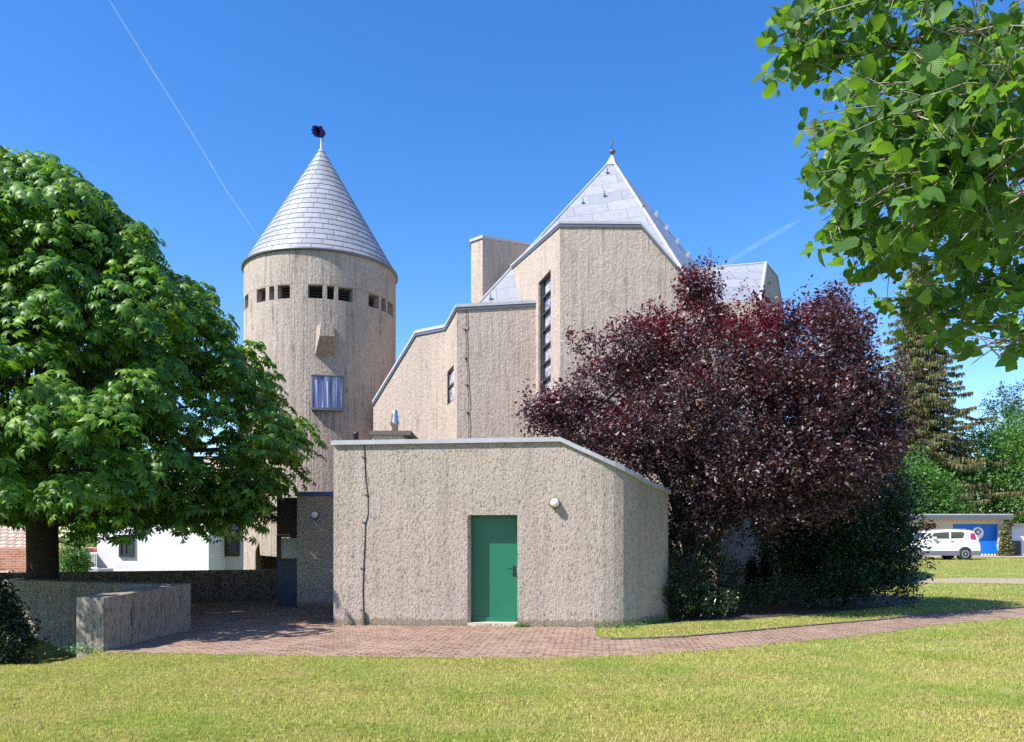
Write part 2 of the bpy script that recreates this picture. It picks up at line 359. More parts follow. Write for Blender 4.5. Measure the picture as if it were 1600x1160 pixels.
# stained glass
g = M_('leaded_church_glass', .25); v = g.coord(); n = g.noise(v, 2.6, 3)
wv = g.math('ABSOLUTE', g.math('SUBTRACT', g.math('FRACT', g.math('MULTIPLY', n, 7.0)), .5))
c = g.mix(g.ramp(wv, [(.0,1.0),(.09,1.0),(.13,0.0)]), g.ramp(g.noise(v, 1.7, 2), [(.35,(.08,.085,.15)),(.5,(.24,.24,.33)),(.65,(.40,.40,.48))]), (.62,.62,.68))
g.col(c); MAT['stained'] = g.m
g = M_('blue_ribbed_glass', .3); v = g.coord(); n = g.noise(g.coord(scale=(1,1,.06)), 9, 4)
g.col(g.ramp(n, [(.3,(.06,.07,.22)),(.44,(.16,.18,.40)),(.52,(.40,.43,.62)),(.60,(.75,.77,.88))])); MAT['ribbed'] = g.m
g = M_('contrail_vapour', 1.0); 
def vap(name, a):
    g = M_(name, 1.0, spec=0); g.col((.9,.92,.95)); t = g.N('BsdfTransparent'); mx = g.N('MixShader')
    n = g.noise(g.coord(scale=(.01,.01,.01)), 2.0, 4); g.L(g.math('MULTIPLY', n, a), mx.inputs[0]); g.L(t.outputs[0], mx.inputs[1]); g.L(g.b.outputs[0], mx.inputs[2]); g.L(mx.outputs[0], g.out.inputs[0]); return g.m

# ------------------------------------------------------------------ terrain
def sm(x, a, b):
    t = np.clip((np.asarray(x, float)-a)/(b-a), 0, 1); return t*t*(3-2*t)
def terr(x, y):
    z = -.6*sm(y, 10.2, 13.2)*sm(-np.asarray(x, float), 5.95, 6.5)*(1-sm(y, 15.4, 16.6))
    z = z - 1.35*sm(y, 23.2, 24.6)*sm(-np.asarray(x, float), 4.7, 5.6)
    z = z + .45*sm(y, 27, 42)*sm(x, 6, 12)
    return z
xs = np.unique(np.concatenate([-np.geomspace(24, 3000, 16)[::-1], np.arange(-20, 24, .4), np.arange(-7, -5, .08), np.geomspace(26, 3000, 16)]))
ys = np.unique(np.concatenate([-np.geomspace(8, 3000, 10)[::-1], np.arange(-6, 46, .5), np.geomspace(48, 5000, 18)]))
XX, YY = np.meshgrid(xs, ys); ZZ = terr(XX, YY); nx, ny = len(xs), len(ys)
V = np.stack([XX.ravel(), YY.ravel(), ZZ.ravel()], 1)
idx = np.arange(nx*ny).reshape(ny, nx)
Fq = np.stack([idx[:-1,:-1].ravel(), idx[:-1,1:].ravel(), idx[1:,1:].ravel(), idx[1:,:-1].ravel()], 1)
tag(obj('lawn', V, Fq, MAT['ground'], smooth=True), kind='structure')
def sheet(name, poly, mat, z=.004):
    pts = [Vector((p[0], p[1], 0)) for p in poly]
    tri = [tuple(t) if (pts[t[1]]-pts[t[0]]).cross(pts[t[2]]-pts[t[0]]).z > 0 else tuple(reversed(t)) for t in tessellate_polygon([pts])]
    return tag(obj(name, [(p.x, p.y, (0 if name == 'paving' else float(terr(p.x, p.y)))+z) for p in pts], tri, mat), kind='structure')
near = [G(*p) for p in [(163,1021),(250,1021),(380,1024),(500,1026),(700,1028.5),(840,1029),(920,1027),(997,1024),(1085,1018),(1172,1010),(1245,1003),(1315,997),(1390,988),(1457,978),(1530,971),(1600,965),(1700,957),(1800,951)]]
far = [G(*p) for p in [(1800,938),(1700,944),(1600,950),(1530,955),(1457,960),(1386,969),(1300,976),(1220,983),(1140,990.5),(1068,996.5),(1000,999.5),(955,1000.5),(937,998),(930,990)]]
pave = [(p.x, p.y) for p in near + far] + [(1.72,15.5),(-3,16.2),(-3,24),(-5.3,23),(-8.5,21.4),(-8.5,15.6),(-6.3,15),(-6.0,11.8)]
sheet('paving', pave, MAT['paving'])
kb = MB()
for i in range(len(far)-2):
    a, b = far[i], far[i+1]; n = Vector((-(b-a).y, (b-a).x, 0)).normalized()
    if n.y < 0: n = -n
    kb.hexa([a, b, b+n*.07, a+n*.07], (0,0,.028))
tag(kb.build('kerb', MAT['kerb']), kind='structure')
sheet('side_path', [G(1420,912), G(1520,912), G(1700,915), G(1700,907.5), G(1500,906.5), G(1440,908)], MAT['gravel'], .006)
sheet('driveway', [(15,45.5),(60,45.5),(60,52),(15,52)], MAT['gravel'], .03)
sheet('planting_bed', [(3.2,15.9),(4.5,16.2),(7,17.8),(10.5,20.6),(11.5,22.5),(10,25),(3.2,25)], MAT['soil'], .008)
sheet('tree_bed', [(-20,16.9),(-8.6,15.5),(-8.6,21.5),(-20,20)], MAT['soil'], .008)

# grass blades (stuff)
def inpoly(px, py, poly):
    c = np.zeros(len(px), bool); n = len(poly)
    for i in range(n):
        x0, y0 = poly[i][:2]; x1, y1 = poly[(i+1) % n][:2]
        if y0 == y1: continue
        k = ((y0 > py) != (y1 > py)) & (px < (x1-x0)*(py-y0)/(y1-y0)+x0); c ^= k
    return c
def blades(n, y0, y1, w_, h, dens_pow=1.0):
    y = y0 + (y1-y0)*rng.random(n)**dens_pow
    x = (rng.random(n)*1.5-.75) * (y*1.02+1.0)
    keep = ~inpoly(x+.03*np.sin(9*x+5*y)+rng.normal(size=n)*.02, y+.045*np.sin(7*x)+.03*np.sin(23*x+2)+rng.normal(size=n)*.025, pave) & ~((x > -3.5) & (x < 3.3) & (y > 15)) & ~((x < -5.95) & (y > 11.7)) & (x > -9.5)
    keep &= ~((x > 3.2) & (x < 11) & (y > 15.9) & (y > 12.2+.76*x))
    x, y = x[keep], y[keep]
    cl = sum(np.sin(x*a_+y*b_+c_) for a_, b_, c_ in ((23,11,0),(-17,29,1),(41,-7,2),(9,37,3),(-31,-19,4)))/5+rng.normal(size=len(x))*.25
    keep = cl > -.26; x, y, cl = x[keep], y[keep], cl[keep]; n = len(x); z = terr(x, y)
    a = rng.random(n)*2*np.pi; hh = h*(.35+.8*rng.random(n)+.35*np.clip(cl, -.5, 1)); ww = w_*(.6+.8*rng.random(n)); lean = .5*rng.random((n, 2))-.25
    tx = x + lean[:,0]*hh*2.6; ty = y + lean[:,1]*hh*2.6
    v = np.empty((n, 3, 3)); dx = np.cos(a)*ww/2; dy = np.sin(a)*ww/2
    v[:,0] = np.stack([x-dx, y-dy, z-.004], 1); v[:,1] = np.stack([x+dx, y+dy, z-.004], 1); v[:,2] = np.stack([tx, ty, z+hh], 1)
    return v.reshape(-1, 3)
BL = np.concatenate([blades(430000, 6.3, 11.6, .007, .033, 1.25), blades(160000, 11, 19, .012, .035), blades(80000, 19, 45, .03, .05)])
tag(obj('grass', BL, np.arange(len(BL)).reshape(-1, 3), MAT['grass']), 'short yellow-green mown grass blades covering the lawn', 'grass', kind='stuff')

# ------------------------------------------------------------------ annex
def Xat(px, Y): return (px-CX)/F*Y
ap = [(521,15.30,3.47),(700,15.15,3.485),(875,15.0,3.50),(905,14.965,3.33)]
foot = [(Xat(x, Y), Y) for x, Y, z in ap]; zt = [z for *_, z in ap]
p1 = Vector((Xat(922,14.95),14.95)); pc = Vector((Xat(985,14.9),14.9)); p2 = Vector((Xat(1003,15.45),15.45))
for i in range(7):
    t = i/6; q = p1*(1-t)**2 + pc*2*t*(1-t) + p2*t*t; foot.append((q.x, q.y)); zt.append(3.50 - .47*(q.x-.9) + .02*max(0, q.x-1.9))
foot.append((Xat(1044,16.35),16.35)); zt.append(2.585)
nfront = len(foot)
foot += [(3.19,20.3),(-.2,20.3),(-3.415,20.3)]; zt += [2.585,3.5,3.5]
an = empty('annex_building', (-.1,15.2,0), 'low rough concrete annex with a green door standing in front of the church', 'building')
wallo = prism(foot, zt, -.1).build('wall', MAT['annex'], an)
dY = 15.12
D0, D1 = Xat(730.5,dY), Xat(808.5,dY); dz0, dz1 = .06, EYE+(HY-805)/F*dY
wd = Vector((foot[2][0]-foot[0][0], foot[2][1]-foot[0][1], 0)).normalized(); wn = Vector((-wd.y, wd.x, 0))  # inward normal
dl = Vector((D0, dY+.01, 0)); dr = dl + wd*(D1-D0)
def wq(a, b, z0, z1, off): return [a+wn*off+Vector((0,0,z0)), b+wn*off+Vector((0,0,z0)), b+wn*off+Vector((0,0,z1)), a+wn*off+Vector((0,0,z1))]
cutter = MB().hexa(wq(dl, dr, dz0, dz1, -.3), wn*.62).build('c', MAT['annex'])
cut(wallo, [cutter])
MB().hexa(wq(dl+wd*.0, dl+wd*.042, dz0+.002, dz1-.002, .03), wn*.22).hexa(wq(dl-wd*.03, dl-wd*.001, dz0, dz1+.03, -.006), wn*.03).hexa(wq(dr+wd*.001, dr+wd*.03, dz0-.06, dz1+.03, -.006), wn*.03).hexa(wq(dl, dr, dz1+.001, dz1+.03, -.006), wn*.03).build('door_surround', MAT['smoothc'], an)
door = MB().hexa(wq(dl+wd*.045, dr-wd*.025, dz0+.005, dz1-.045, .27), wn*.045).build('door', MAT['green'], an)
MB().hexa(wq(dl+wd*.002, dl+wd*.043, dz0+.005, dz1-.003, .25), wn*.068).hexa(wq(dr-wd*.023, dr-wd*.002, dz0+.005, dz1-.003, .25), wn*.068).hexa(wq(dl+wd*.045, dr-wd*.025, dz1-.043, dz1-.003, .25), wn*.068).build('frame', MAT['green'], door)
MB().hexa(wq(dl+wd*.05, dr-wd*.03, dz0+.012, dz0+.09, .235), wn*.035).build('weather_board', MAT['green'], door)
for hz_ in (.35, 1.05, 1.75): MB().tube([dl+wd*.046+wn*.255+Vector((0,0,hz_)), dl+wd*.046+wn*.255+Vector((0,0,hz_+.10))], .011, 8).build('hinge', MAT['green'], door)
hb = dr-wd*.075+wn*.265
MB().hexa(wq(dr-wd*.10, dr-wd*.055, .93, 1.13, .262), wn*.009).tube([hb+Vector((0,0,1.07)), hb-wn*.055+Vector((0,0,1.07)), hb-wn*.06-wd*.13+Vector((0,0,1.085))], .011, 6).tube([hb+Vector((0,0,.97)), hb-wn*.02+Vector((0,0,.97))], .02, 8).build('handle', MAT['black'], door)
MB().hexa([dl+wn*-.03+Vector((0,0,.0)), dr+wn*-.03+Vector((0,0,.0)), dr+wn*.31+Vector((0,0,.0)), dl+wn*.31+Vector((0,0,.0))], (0,0,.062)).build('doorstep', MAT['smoothc'], an)
band([Vector((x, y, z)) for (x, y), z in zip(foot[:nfront], zt[:nfront])]+[Vector((3.19,20.3,2.585))], 1, .055, .3, .03, .055).build('coping', MAT['zinc'], an)
band([Vector((foot[0][0], 20.3, 3.47)), Vector((foot[0][0], foot[0][1]+.01, 3.47))], 1, .055, .3, .03, .054).build('coping', MAT['zinc'], an)
def conductor(pts, Y_off, parent, rad=.012, clampn=()):
    mb = MB().tube(pts, rad, 6)
    o = mb.build('lightning_conductor', MAT['black'], parent)
    for i in clampn: MB().ball(pts[i]+Vector((0,.02,0)), .032, 8, 6).tube([pts[i], pts[i]+Vector((-.07,.0,.03))], .008, 5).build('clamp', MAT['black'], o)
    return o
cp = [(569,694),(570,716),(571,745),(575,775),(575,805),(571,818),(570,850),(568,890),(567,930),(568,955),(568,978)]
conductor([P(x, y, 15.25) for x, y in cp], 0, an, .009, (1,3,5,7,9))
MB().tube([P(568,955,15.22), P(568,980,15.22)], .03, 8).build('ground_spike', MAT['kerb'], an)
# roof items
rb = MB().box((Xat(582,17.0),17.0,3.45), (Xat(630,17.0),18.4,EYE+(HY-680.5)/F*17)).build('roof_curb', MAT['smoothc'], an)
MB().box((Xat(578,16.95),16.93,EYE+(HY-680.4)/F*17), (Xat(642,16.95),18.5,EYE+(HY-676)/F*17+.03)).build('lid', MAT['kerb'], rb)
c = P(617,682,17.6); s_ = 17.6/F
MB().lathe([(.0,0),(5*s_,0),(5*s_,16*s_),(7*s_,17*s_),(7*s_,22*s_),(5.5*s_,26*s_),(5.5*s_,33*s_),(4*s_,40*s_),(2.5*s_,41*s_),(0,41*s_)], c, 16).build('flue_pipe', MAT['steel'], an, True)
c = P(556,694,16.2); s_ = 16.2/F
MB().lathe([(.0,0),(4*s_,0),(4*s_,14*s_),(4.6*s_,14*s_),(4.6*s_,18*s_),(0,18*s_)], c, 14).build('vent_pipe', MAT['black'], an, True)

def wall_lamp(c, r, label, n):
    t = empty('wall_lamp', c, label, 'wall lamp', 'round white wall lamps')
    n = Vector(n); MB().tube([Vector(c), Vector(c)+n*.035], r*1.15, 20).build('backplate', MAT['black'], t)
    MB().ball(Vector(c)+n*(.035+r*.5), r, 18, 12).build('globe', MAT['opal'], t, True)
    MB().tube([Vector(c)+Vector((0,0,-r)), Vector(c)+Vector((0,0,-r-.10))], .008, 5).build('conduit', MAT['black'], t); return t
lampY = 15.005
wall_lamp(P(867,786,lampY)-wn*.0, .085, 'round white globe lamp to the upper right of the green door on the annex wall', -wn)

# ------------------------------------------------------------------ entrance block
eb = empty('entrance_porch', (-4.5,19,0), 'shaded pebbled concrete porch with a blue edge between tower and annex', 'building')
ex0, ex1 = Xat(464,19.0), -3.2; ez = EYE+(HY-775)/F*19
prism([(ex0,19.0),(ex1,19.0),(ex1,26),(-5.55,26),(Xat(434,20.1)+.25,20.3),(Xat(434,20.1)+.33,20.12),(ex0,20.12)], [ez]*7, -.1).build('wall', MAT['annex'], eb)
band([Vector((ex0,20.1,ez)), Vector((ex0,19.0,ez)), Vector((ex1,19,ez))], 1, .04, .3, .0, .095).build('coping', MAT['bluezinc'], eb)
d0, d1 = Xat(433,19.75), ex0-.012; zb = .01
dm = MB().box((d0,19.72,zb), (d1,19.8,EYE+(HY-876)/F*19.75)).build('door', MAT['darkblue'], eb)
MB().box((d0+.10,19.74,EYE+(HY-875)/F*19.75), (d1-.07,19.77,EYE+(HY-841)/F*19.75)).build('pane', MAT['milk'], dm)
z1 = EYE+(HY-876)/F*19.75; z2 = EYE+(HY-836)/F*19.75
MB().box((d0,19.70,z1+.002),(d0+.098,19.8,z2)).box((d1-.068,19.70,z1+.002),(d1,19.8,z2)).box((d0+.099,19.70,z1+.002),(d1-.069,19.8,z1+.05)).box((d0+.099,19.70,z2-.06),(d1-.069,19.8,z2)).build('frame', MAT['frame'], dm)
MB().box((d1-.11,19.66,.98),(d1-.075,19.718,1.2)).build('handle', MAT['milk'], dm)
MB().box((d0,19.72,z2+.003), (d1,19.84,EYE+(HY-778)/F*19.75)).build('upper_panel', MAT['brownpanel'], eb)
wall_lamp(P(493,805,19.0), .085, 'round white globe lamp in shade on the porch wall under the blue edge', (0,-1,0))

# ------------------------------------------------------------------ church
ch = empty('church_building', (0,24,0), 'angular rough concrete church with a silver pyramid roof and tall strip window', 'church')
# wing block (facets A, B, C)
Af = [(-4.51,26,6.03),(-3.01,25.09,8.08),(-2.019,24.5,8.11),(-1.568,22.8,8.23),(.80,22.94,8.40)]
wing = prism([(x, y) for x, y, z in Af]+[(.9,29),(-2.9,29),(-4.4,29)], [z for *_, z in Af]+[8.4,8.1,6.03], -.1).build('wing_wall', MAT['wall'], ch)
# small window in B
B0, B1 = Vector((-2.019,24.5,0)), Vector((-1.568,22.8,0)); Bd = (B1-B0).normalized(); Bn = Vector((Bd.y, -Bd.x, 0));
if Bn.y > 0: Bn = -Bn
def onB(px):     # plan point on B line seen at px
    k = (px-CX)/F; t = (k*B0.y - B0.x)/((B1.x-B0.x) - k*(B1.y-B0.y)); return B0 + (B1-B0)*t
ba, bb = onB(698.5), onB(709); zt_, zb_ = EYE+(HY-570)/F*bb.y, EYE+(HY-625)/F*bb.y
def off(q, d): return [p+d for p in q]
def quad(a, b, z0, z1): return [Vector((a.x,a.y,z0)), Vector((b.x,b.y,z0)), Vector((b.x,b.y,z1)), Vector((a.x,a.y,z1))]
c1 = MB().hexa(off(quad(ba, bb, zb_, zt_), Bn*.2), -Bn*.45).build('c', MAT['wall'])
cut(wing, [c1])
wob = MB().hexa(off(quad(ba, bb, zb_, zt_), -Bn*.07), -Bn*.02).build('window', MAT['stained'], ch)
fm = MB(); L_ = (bb-ba).length
for z in (zb_, (zb_+zt_)/2, zt_-.05): fm.hexa(off(quad(ba, bb, z, z+.05), -Bn*.02), -Bn*.06)
for t in (0, L_-.06): a = ba+Bd*t; fm.hexa(off(quad(a, a+Bd*.06, zb_, zt_), -Bn*.015), -Bn*.072)
fm.build('frame', MAT['frame'], wob)
# bay (E front, D left side)
bay_pts = []
def bayp(px, py): return P(px, py, 20.7)
E = [Vector((bayp(875,0).x,20.7,-.1)), Vector((bayp(1120,0).x,20.7,-.1)), bayp(1120,488), bayp(1001,350), bayp(875,349)]
bk = [Vector((E[0].x-1.009*1.25,25.7,-.1)), Vector((E[1].x+.2,25.7,-.1)), Vector((E[2].x+.2,25.7,E[2].z+.5)), Vector((E[3].x+.1,25.7,E[3].z+.5)), Vector((E[4].x-1.009*1.25,25.7,E[4].z+.56))]
bay = MB().add(E+bk, [(0,1,2,3,4),(9,8,7,6,5)]+[(i, i+5, (i+1) % 5+5, (i+1) % 5) for i in range(5)]).build('bay_wall', MAT['wall'], ch)
D0_ = Vector((E[4].x,20.7,0)); D1_ = Vector((bk[4].x,25.7,0)); Dd = (D1_-D0_).normalized(); Dn = Vector((-Dd.y, Dd.x, 0))
if Dn.x > 0: Dn = -Dn
def onD(px):
    k = (px-CX)/F; t = (k*D0_.y - D0_.x)/((D1_.x-D0_.x) - k*(D1_.y-D0_.y)); return D0_ + (D1_-D0_)*t
da, db = onD(841.2), onD(860.5)      # da far, db near
wz1 = EYE+(HY-421)/F*db.y; wz0 = EYE+(HY-640)/F*db.y
c2 = MB().hexa(off(quad(da, db, wz0, wz1), Dn*.25), -Dn*.5).build('c', MAT['wall'])
cut(bay, [c2])
win = MB().hexa(off(quad(da, db, wz0, wz1), -Dn*.14), -Dn*.02).build('window', MAT['stained'], ch)
fm = MB(); Ld = (db-da).length; dd = (db-da).normalized(); npan = 8
for i in range(npan+1):
    z = wz0 + (wz1-wz0-.05)*i/npan; fm.hexa(off(quad(da, db, z, z+.05), -Dn*.06), -Dn*.07)
for t in (0, .17, Ld-.06): a = da+dd*t; fm.hexa(off(quad(a, a+dd*.06, wz0, wz1), -Dn*.055), -Dn*.08)
fm.build('frame', MAT['frame'], win)
# copings
def cop(pts, side, parent=ch, **k): return band(pts, side, **k).build('coping', MAT['zinc'], parent)
A3 = [Vector(a) for a in Af]
cop(A3, 1, out=.05, inn=.3, down=.02, up=.07)
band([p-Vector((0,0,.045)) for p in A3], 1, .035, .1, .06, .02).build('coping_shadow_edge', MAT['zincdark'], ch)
cop([bk[4], E[4], E[3], E[2]], 1, out=.04, inn=.3, down=.02, up=.05)
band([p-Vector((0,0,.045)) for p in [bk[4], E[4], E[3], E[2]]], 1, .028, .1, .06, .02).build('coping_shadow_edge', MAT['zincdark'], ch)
# main pyramid roof
A = P(956,249,29); L = P(748,474,24.7); Rr = P(1093,464,23.6); RB = P(1150,490,31); LB = Vector((-1.5,34,7.9))
def slab(name, pts, mat, parent=ch, thick=.06, uvo=(0,0), rot=0.0):
    pts = [Vector(p) for p in pts]; n = (pts[1]-pts[0]).cross(pts[2]-pts[0]).normalized()
    if n.z < 0: pts.reverse(); n = -n
    s = Vector((0,0,1)).cross(n).normalized(); u = n.cross(s).normalized(); s, u = s*math.cos(rot)+u*math.sin(rot), u*math.cos(rot)-s*math.sin(rot); o0 = pts[0].copy(); k = len(pts)
    vs = pts + [p - n*thick for p in pts]
    fs = [tuple(range(k)), tuple(range(2*k-1, k-1, -1))] + [(i, i+k, (i+1) % k+k, (i+1) % k) for i in range(k)]
    return obj(name, vs, fs, mat, parent, uv=lambda pi, vi, v: ((v-o0).dot(s)+uvo[0], (v-o0).dot(u)+uvo[1]))
roof = slab('roof', [L, Rr, A], MAT['roof'], rot=R(9))
roof2 = slab('side_roof', [Rr, RB, A], MAT['seam'])
slab('side_roof', [RB, LB, A], MAT['roof']); slab('side_roof', [LB, L, A], MAT['roof'])
def edge(name, a, b, r, mat, parent): return MB().tube([a, b], r, 6).build(name, mat, parent)
edge('ridge_cap', A, Rr, .045, MAT['zinc'], roof); edge('ridge_cap', A, L, .04, MAT['zinc'], roof)
body = prism([(L.x+.1,L.y+.15),(Rr.x-.1,Rr.y+.15),(RB.x-.1,RB.y-.1),(LB.x+.1,LB.y-.1)], [L.z-.08,Rr.z-.08,RB.z-.08,LB.z-.08], -.1).build('main_wall', MAT['wall'], ch)
# roof hooks
fn = (Rr-L).cross(A-L).normalized()
if fn.y > 0: fn = -fn
for (hx, hy) in ((949,271),(945,307),(911,318),(1005,325),(767,468)):
    k = Vector(((hx-CX)/F, 1, (HY-hy)/F)); o_ = Vector((0,0,EYE)); t = (L-o_).dot(fn)/k.dot(fn); p = o_+k*t
    MB().tube([p, p+fn*.09, p+fn*.10+Vector((0,0,.10))], .016, 6).box(p+Vector((-.05,-.05,-.03)), p+Vector((.05,.03,.03))).build('roof_hook', MAT['zincdark'], roof)
r2n = (RB-Rr).cross(A-Rr).normalized()
if r2n.x < 0: r2n = -r2n
for t in (.36,.45,.54,.63):
    p = A.lerp(Rr.lerp(RB,.75), t); q = p+r2n*.18
    MB().add([p, p+Vector((.10,0,-.14)), q, p+Vector((0,.3,-.05)), p+Vector((.1,.3,-.19)), q+Vector((0,.3,0))], [(0,1,2),(5,4,3),(0,2,5,3),(2,1,4,5),(0,3,4,1)]).build('snow_guard', MAT['zinc'], roof2)
# cap + finial
k = .055
capv = [A+Vector((0,-.12,.16))]+[A.lerp(q, k)+Vector((0,-.0,.05)) for q in (L, Rr, RB, LB)]
capo = MB().add(capv, [(0,1,2),(0,2,3),(0,3,4),(0,4,1),(4,3,2,1)]).build('roof_cap', MAT['zinc'], roof)
ft = capv[0]
fo = MB().ball(ft+Vector((0,0,.05)), .12, 16, 10, (1,1,.7)).build('finial_ball', MAT['zincdark'], roof, True)
MB().tube([ft+Vector((0,0,.08)), ft+Vector((-.03,0,.28)), ft+Vector((0,0,.42)), ft+Vector((-.02,0,.5))], [.025,.022,.018,.012], 6).tube([ft+Vector((0,-.12,.33)), ft+Vector((0,.12,.33))], .016, 6).build('finial_rod', MAT['black'], roof)
# tall box (lantern block) behind the roof
b0, b1, b2 = P(736,378,26.9), P(754,372,26.4), P(834,384,29.6); zt3 = b1.z
cb = [(b0.x,b0.y),(b1.x,b1.y),(b2.x,b2.y),(b2.x+.3,33),(b0.x,33)]
zc = P(834,384,29.6).z; ztl = [b0.z, b1.z, zc, zc, b0.z]; prism(cb, ztl, 5).build('skylight_shaft', MAT['wall'], ch)
band([Vector((b0.x,33,b0.z)), b0, b1, Vector((b2.x,b2.y,zc))], 1, .05, .4, .02, .07).build('coping', MAT['zinc'], ch)
# right block
J = P(1188,472,24.4); T = P(1197,411,26.6); S1 = P(1214,432,27.8); S2 = P(1222,478,27.4); K = P(1223,560,24.4)
fr = [Vector((J.x-2.2,24.4,-.1)), Vector((K.x,24.4,-.1)), K, J, Vector((J.x-2.2,24.4,J.z))]
rbk = MB(); rbk.add(fr, [(0,1,2,3,4)]); rbk.add([J, K, S2, S1, T], [(0,1,2,3,4)])
rbk.add([fr[1], Vector((K.x,32,-.1)), Vector((S2.x,32,S2.z)), S2, K], [(0,1,2,3,4)])
rbk.add([S2, Vector((S2.x,32,S2.z)), Vector((S1.x,32,S1.z)), S1], [(0,1,2,3)]); rbk.add([S1, Vector((S1.x,32,S1.z)), Vector((T.x,32,T.z)), T], [(0,1,2,3)])
rbk.add([Vector((J.x-2.2,32,-.1)), Vector((K.x,32,-.1)), Vector((S2.x,32,S2.z)), Vector((T.x,32,T.z)), Vector((J.x-2.2,32,T.z))], [(0,1,2,3,4)])
rbk.build('side_block_wall', MAT['wall'], ch)
sr = slab('side_roof', [Vector((J.x-2.4,24.4,J.z)), J, T, P(1085,420,26.6)], MAT['roof'], uvo=(.3,.1))
edge('verge_trim', J, T, .06, MAT['zinc'], sr); edge('verge_trim', T, P(1085,420,26.6), .035, MAT['zinc'], sr)
MB().tube([T, S1, S2, K], .03, 6).build('verge_trim', MAT['zincdark'], ch)
cp = [(728,476),(729,510),(727,515),(729,540),(728,560),(731,582),(730,602),(733,625),(731,645),(733,662),(732,690)]
conductor([P(x, y, 22.8+(x-714)/125*.14-.03) for x, y in cp], 0, ch, .009, (2,4,6,8))

# ------------------------------------------------------------------ bell tower
TX, TY, TR = Xat(502,29), 29.0, 2.67
tw = empty('bell_tower', (TX,TY,-1.3), 'round concrete bell tower with a silver cone roof left of the church', 'tower')
def ring(r, z, n=128): return [Vector((TX+r*math.cos(2*math.pi*i/n), TY+r*math.sin(2*math.pi*i/n), z)) for i in range(n)]
zE = 11.15; n = 128
v_ = ring(TR,-1.5)+ring(TR,zE)+ring(TR-.45,zE-.01)+ring(TR-.45,-1.5)
f_ = [(a*n+i, a*n+(i+1) % n, ((a+1) % 4)*n+(i+1) % n, ((a+1) % 4)*n+i) for a in range(4) for i in range(n)]
tower = MB().add(v_, f_).build('wall', MAT['tower'], tw)
def ang(px):   # angle on the tower surface seen at px
    k = (px-CX)/F; d = Vector((k, 1)).normalized(); c = Vector((TX, TY)); b = d.dot(c); disc = b*b - (c.dot(c)-TR*TR)
    p = d*(b-math.sqrt(max(disc, 0))) - c; return math.atan2(p.y, p.x)
def arcbox(a0, a1, r0, r1, z0, z1, k=4):
    mb = MB(); vs = []
    for i in range(k+1):
        a = a0+(a1-a0)*i/k
        for r, z in ((r0,z0),(r1,z0),(r1,z1),(r0,z1)): vs.append(Vector((TX+r*math.cos(a), TY+r*math.sin(a), z)))
    fs = [(i*4+j, (i+1)*4+j, (i+1)*4+(j+1) % 4, i*4+(j+1) % 4) for i in range(k) for j in range(4)]+[(3,2,1,0),(k*4,k*4+1,k*4+2,k*4+3)]
    return mb.add(vs, fs)
lz0, lz1 = 9.54, 9.99
aA = [(ang(p), ang(q)) for p, q in ((401,415),(420.5,428.5),(433.5,453))]; aB = [(ang(p), ang(q)) for p, q in ((481,504),(511,522.5),(528.5,551))]
aC = [(ang(p), ang(q)) for p, q in ((576,592),(596,603),(605.5,614.5))]
per = aB[1][0]-aA[1][0]; ops = aA+aB+aC
for kk in range(2, 6): ops += [(a+per*kk, b+per*kk) for a, b in aB]
ops += [(a-per, b-per) for a, b in aA]
cs = [arcbox(a, b, TR-.8, TR+.3, lz0, lz1).build('c', MAT['tower']) for a, b in ops]
dp = [P(x, y, 26.7) for x, y in ((395,935),(395,861),(403,847),(405,868),(452,871),(452,935))]
cs.append(MB().ext([Vector((p.x,24.5,p.z)) for p in dp], (0,8,0)).build('c', MAT['tower']))
cut(tower, cs)
for a, b in ops:
    lv = MB()
    for i in range(4):
        z = lz0+.03+i*.105; arcs = []
        for kx in range(4):
            t = a+(b-a)*kx/3; r0, r1 = TR-.30, TR-.20
            arcs += [Vector((TX+r1*math.cos(t), TY+r1*math.sin(t), z)), Vector((TX+r0*math.cos(t), TY+r0*math.sin(t), z+.085)), Vector((TX+(r0-.02)*math.cos(t), TY+(r0-.02)*math.sin(t), z+.075)), Vector((TX+(r1-.02)*math.cos(t), TY+(r1-.02)*math.sin(t), z-.01))]
        lv.add(arcs, [(k_*4+j, (k_+1)*4+j, (k_+1)*4+(j+1) % 4, k_*4+(j+1) % 4) for k_ in range(3) for j in range(4)])
    lv.build('louvre', MAT['brownpanel'], tw)
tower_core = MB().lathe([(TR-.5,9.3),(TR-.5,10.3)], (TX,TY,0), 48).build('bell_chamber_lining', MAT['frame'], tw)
# cone of overlapping shingle rows
apex = Vector((TX,TY,15.8)); r0c = TR+.06; rows = 21; vs = []; fs = []; uvl = []; n = 96
for j in range(rows):
    t0, t1 = j/rows, (j+1)/rows; zA = zE+(apex.z-zE)*t0; zB = zE+(apex.z-zE)*t1
    ra = r0c*(1-t0)+.022; rb_ = max(r0c*(1-t1), .012)+.004; nc = max(5, round(2*math.pi*ra/(.72-.42*t0))); ph = (j % 2)*.5+random.random()*.15
    b = len(vs)
    for i in range(n+1):
        a = 2*math.pi*i/n
        vs += [(TX+(ra-.03)*math.cos(a), TY+(ra-.03)*math.sin(a), zA-.006), (TX+ra*math.cos(a), TY+ra*math.sin(a), zA), (TX+rb_*math.cos(a), TY+rb_*math.sin(a), zB)]
        u = i/n*nc+ph; uvl += [(u, j*2+.02), (u, j*2+.02), (u, j*2+.98)]
    for i in range(n): q = b+i*3; fs += [(q, q+3, q+4, q+1), (q+1, q+4, q+5, q+2)]
cone = obj('cone_roof', vs, fs, MAT['cone'], tw, uv=lambda pi, vi, v: uvl[vi])
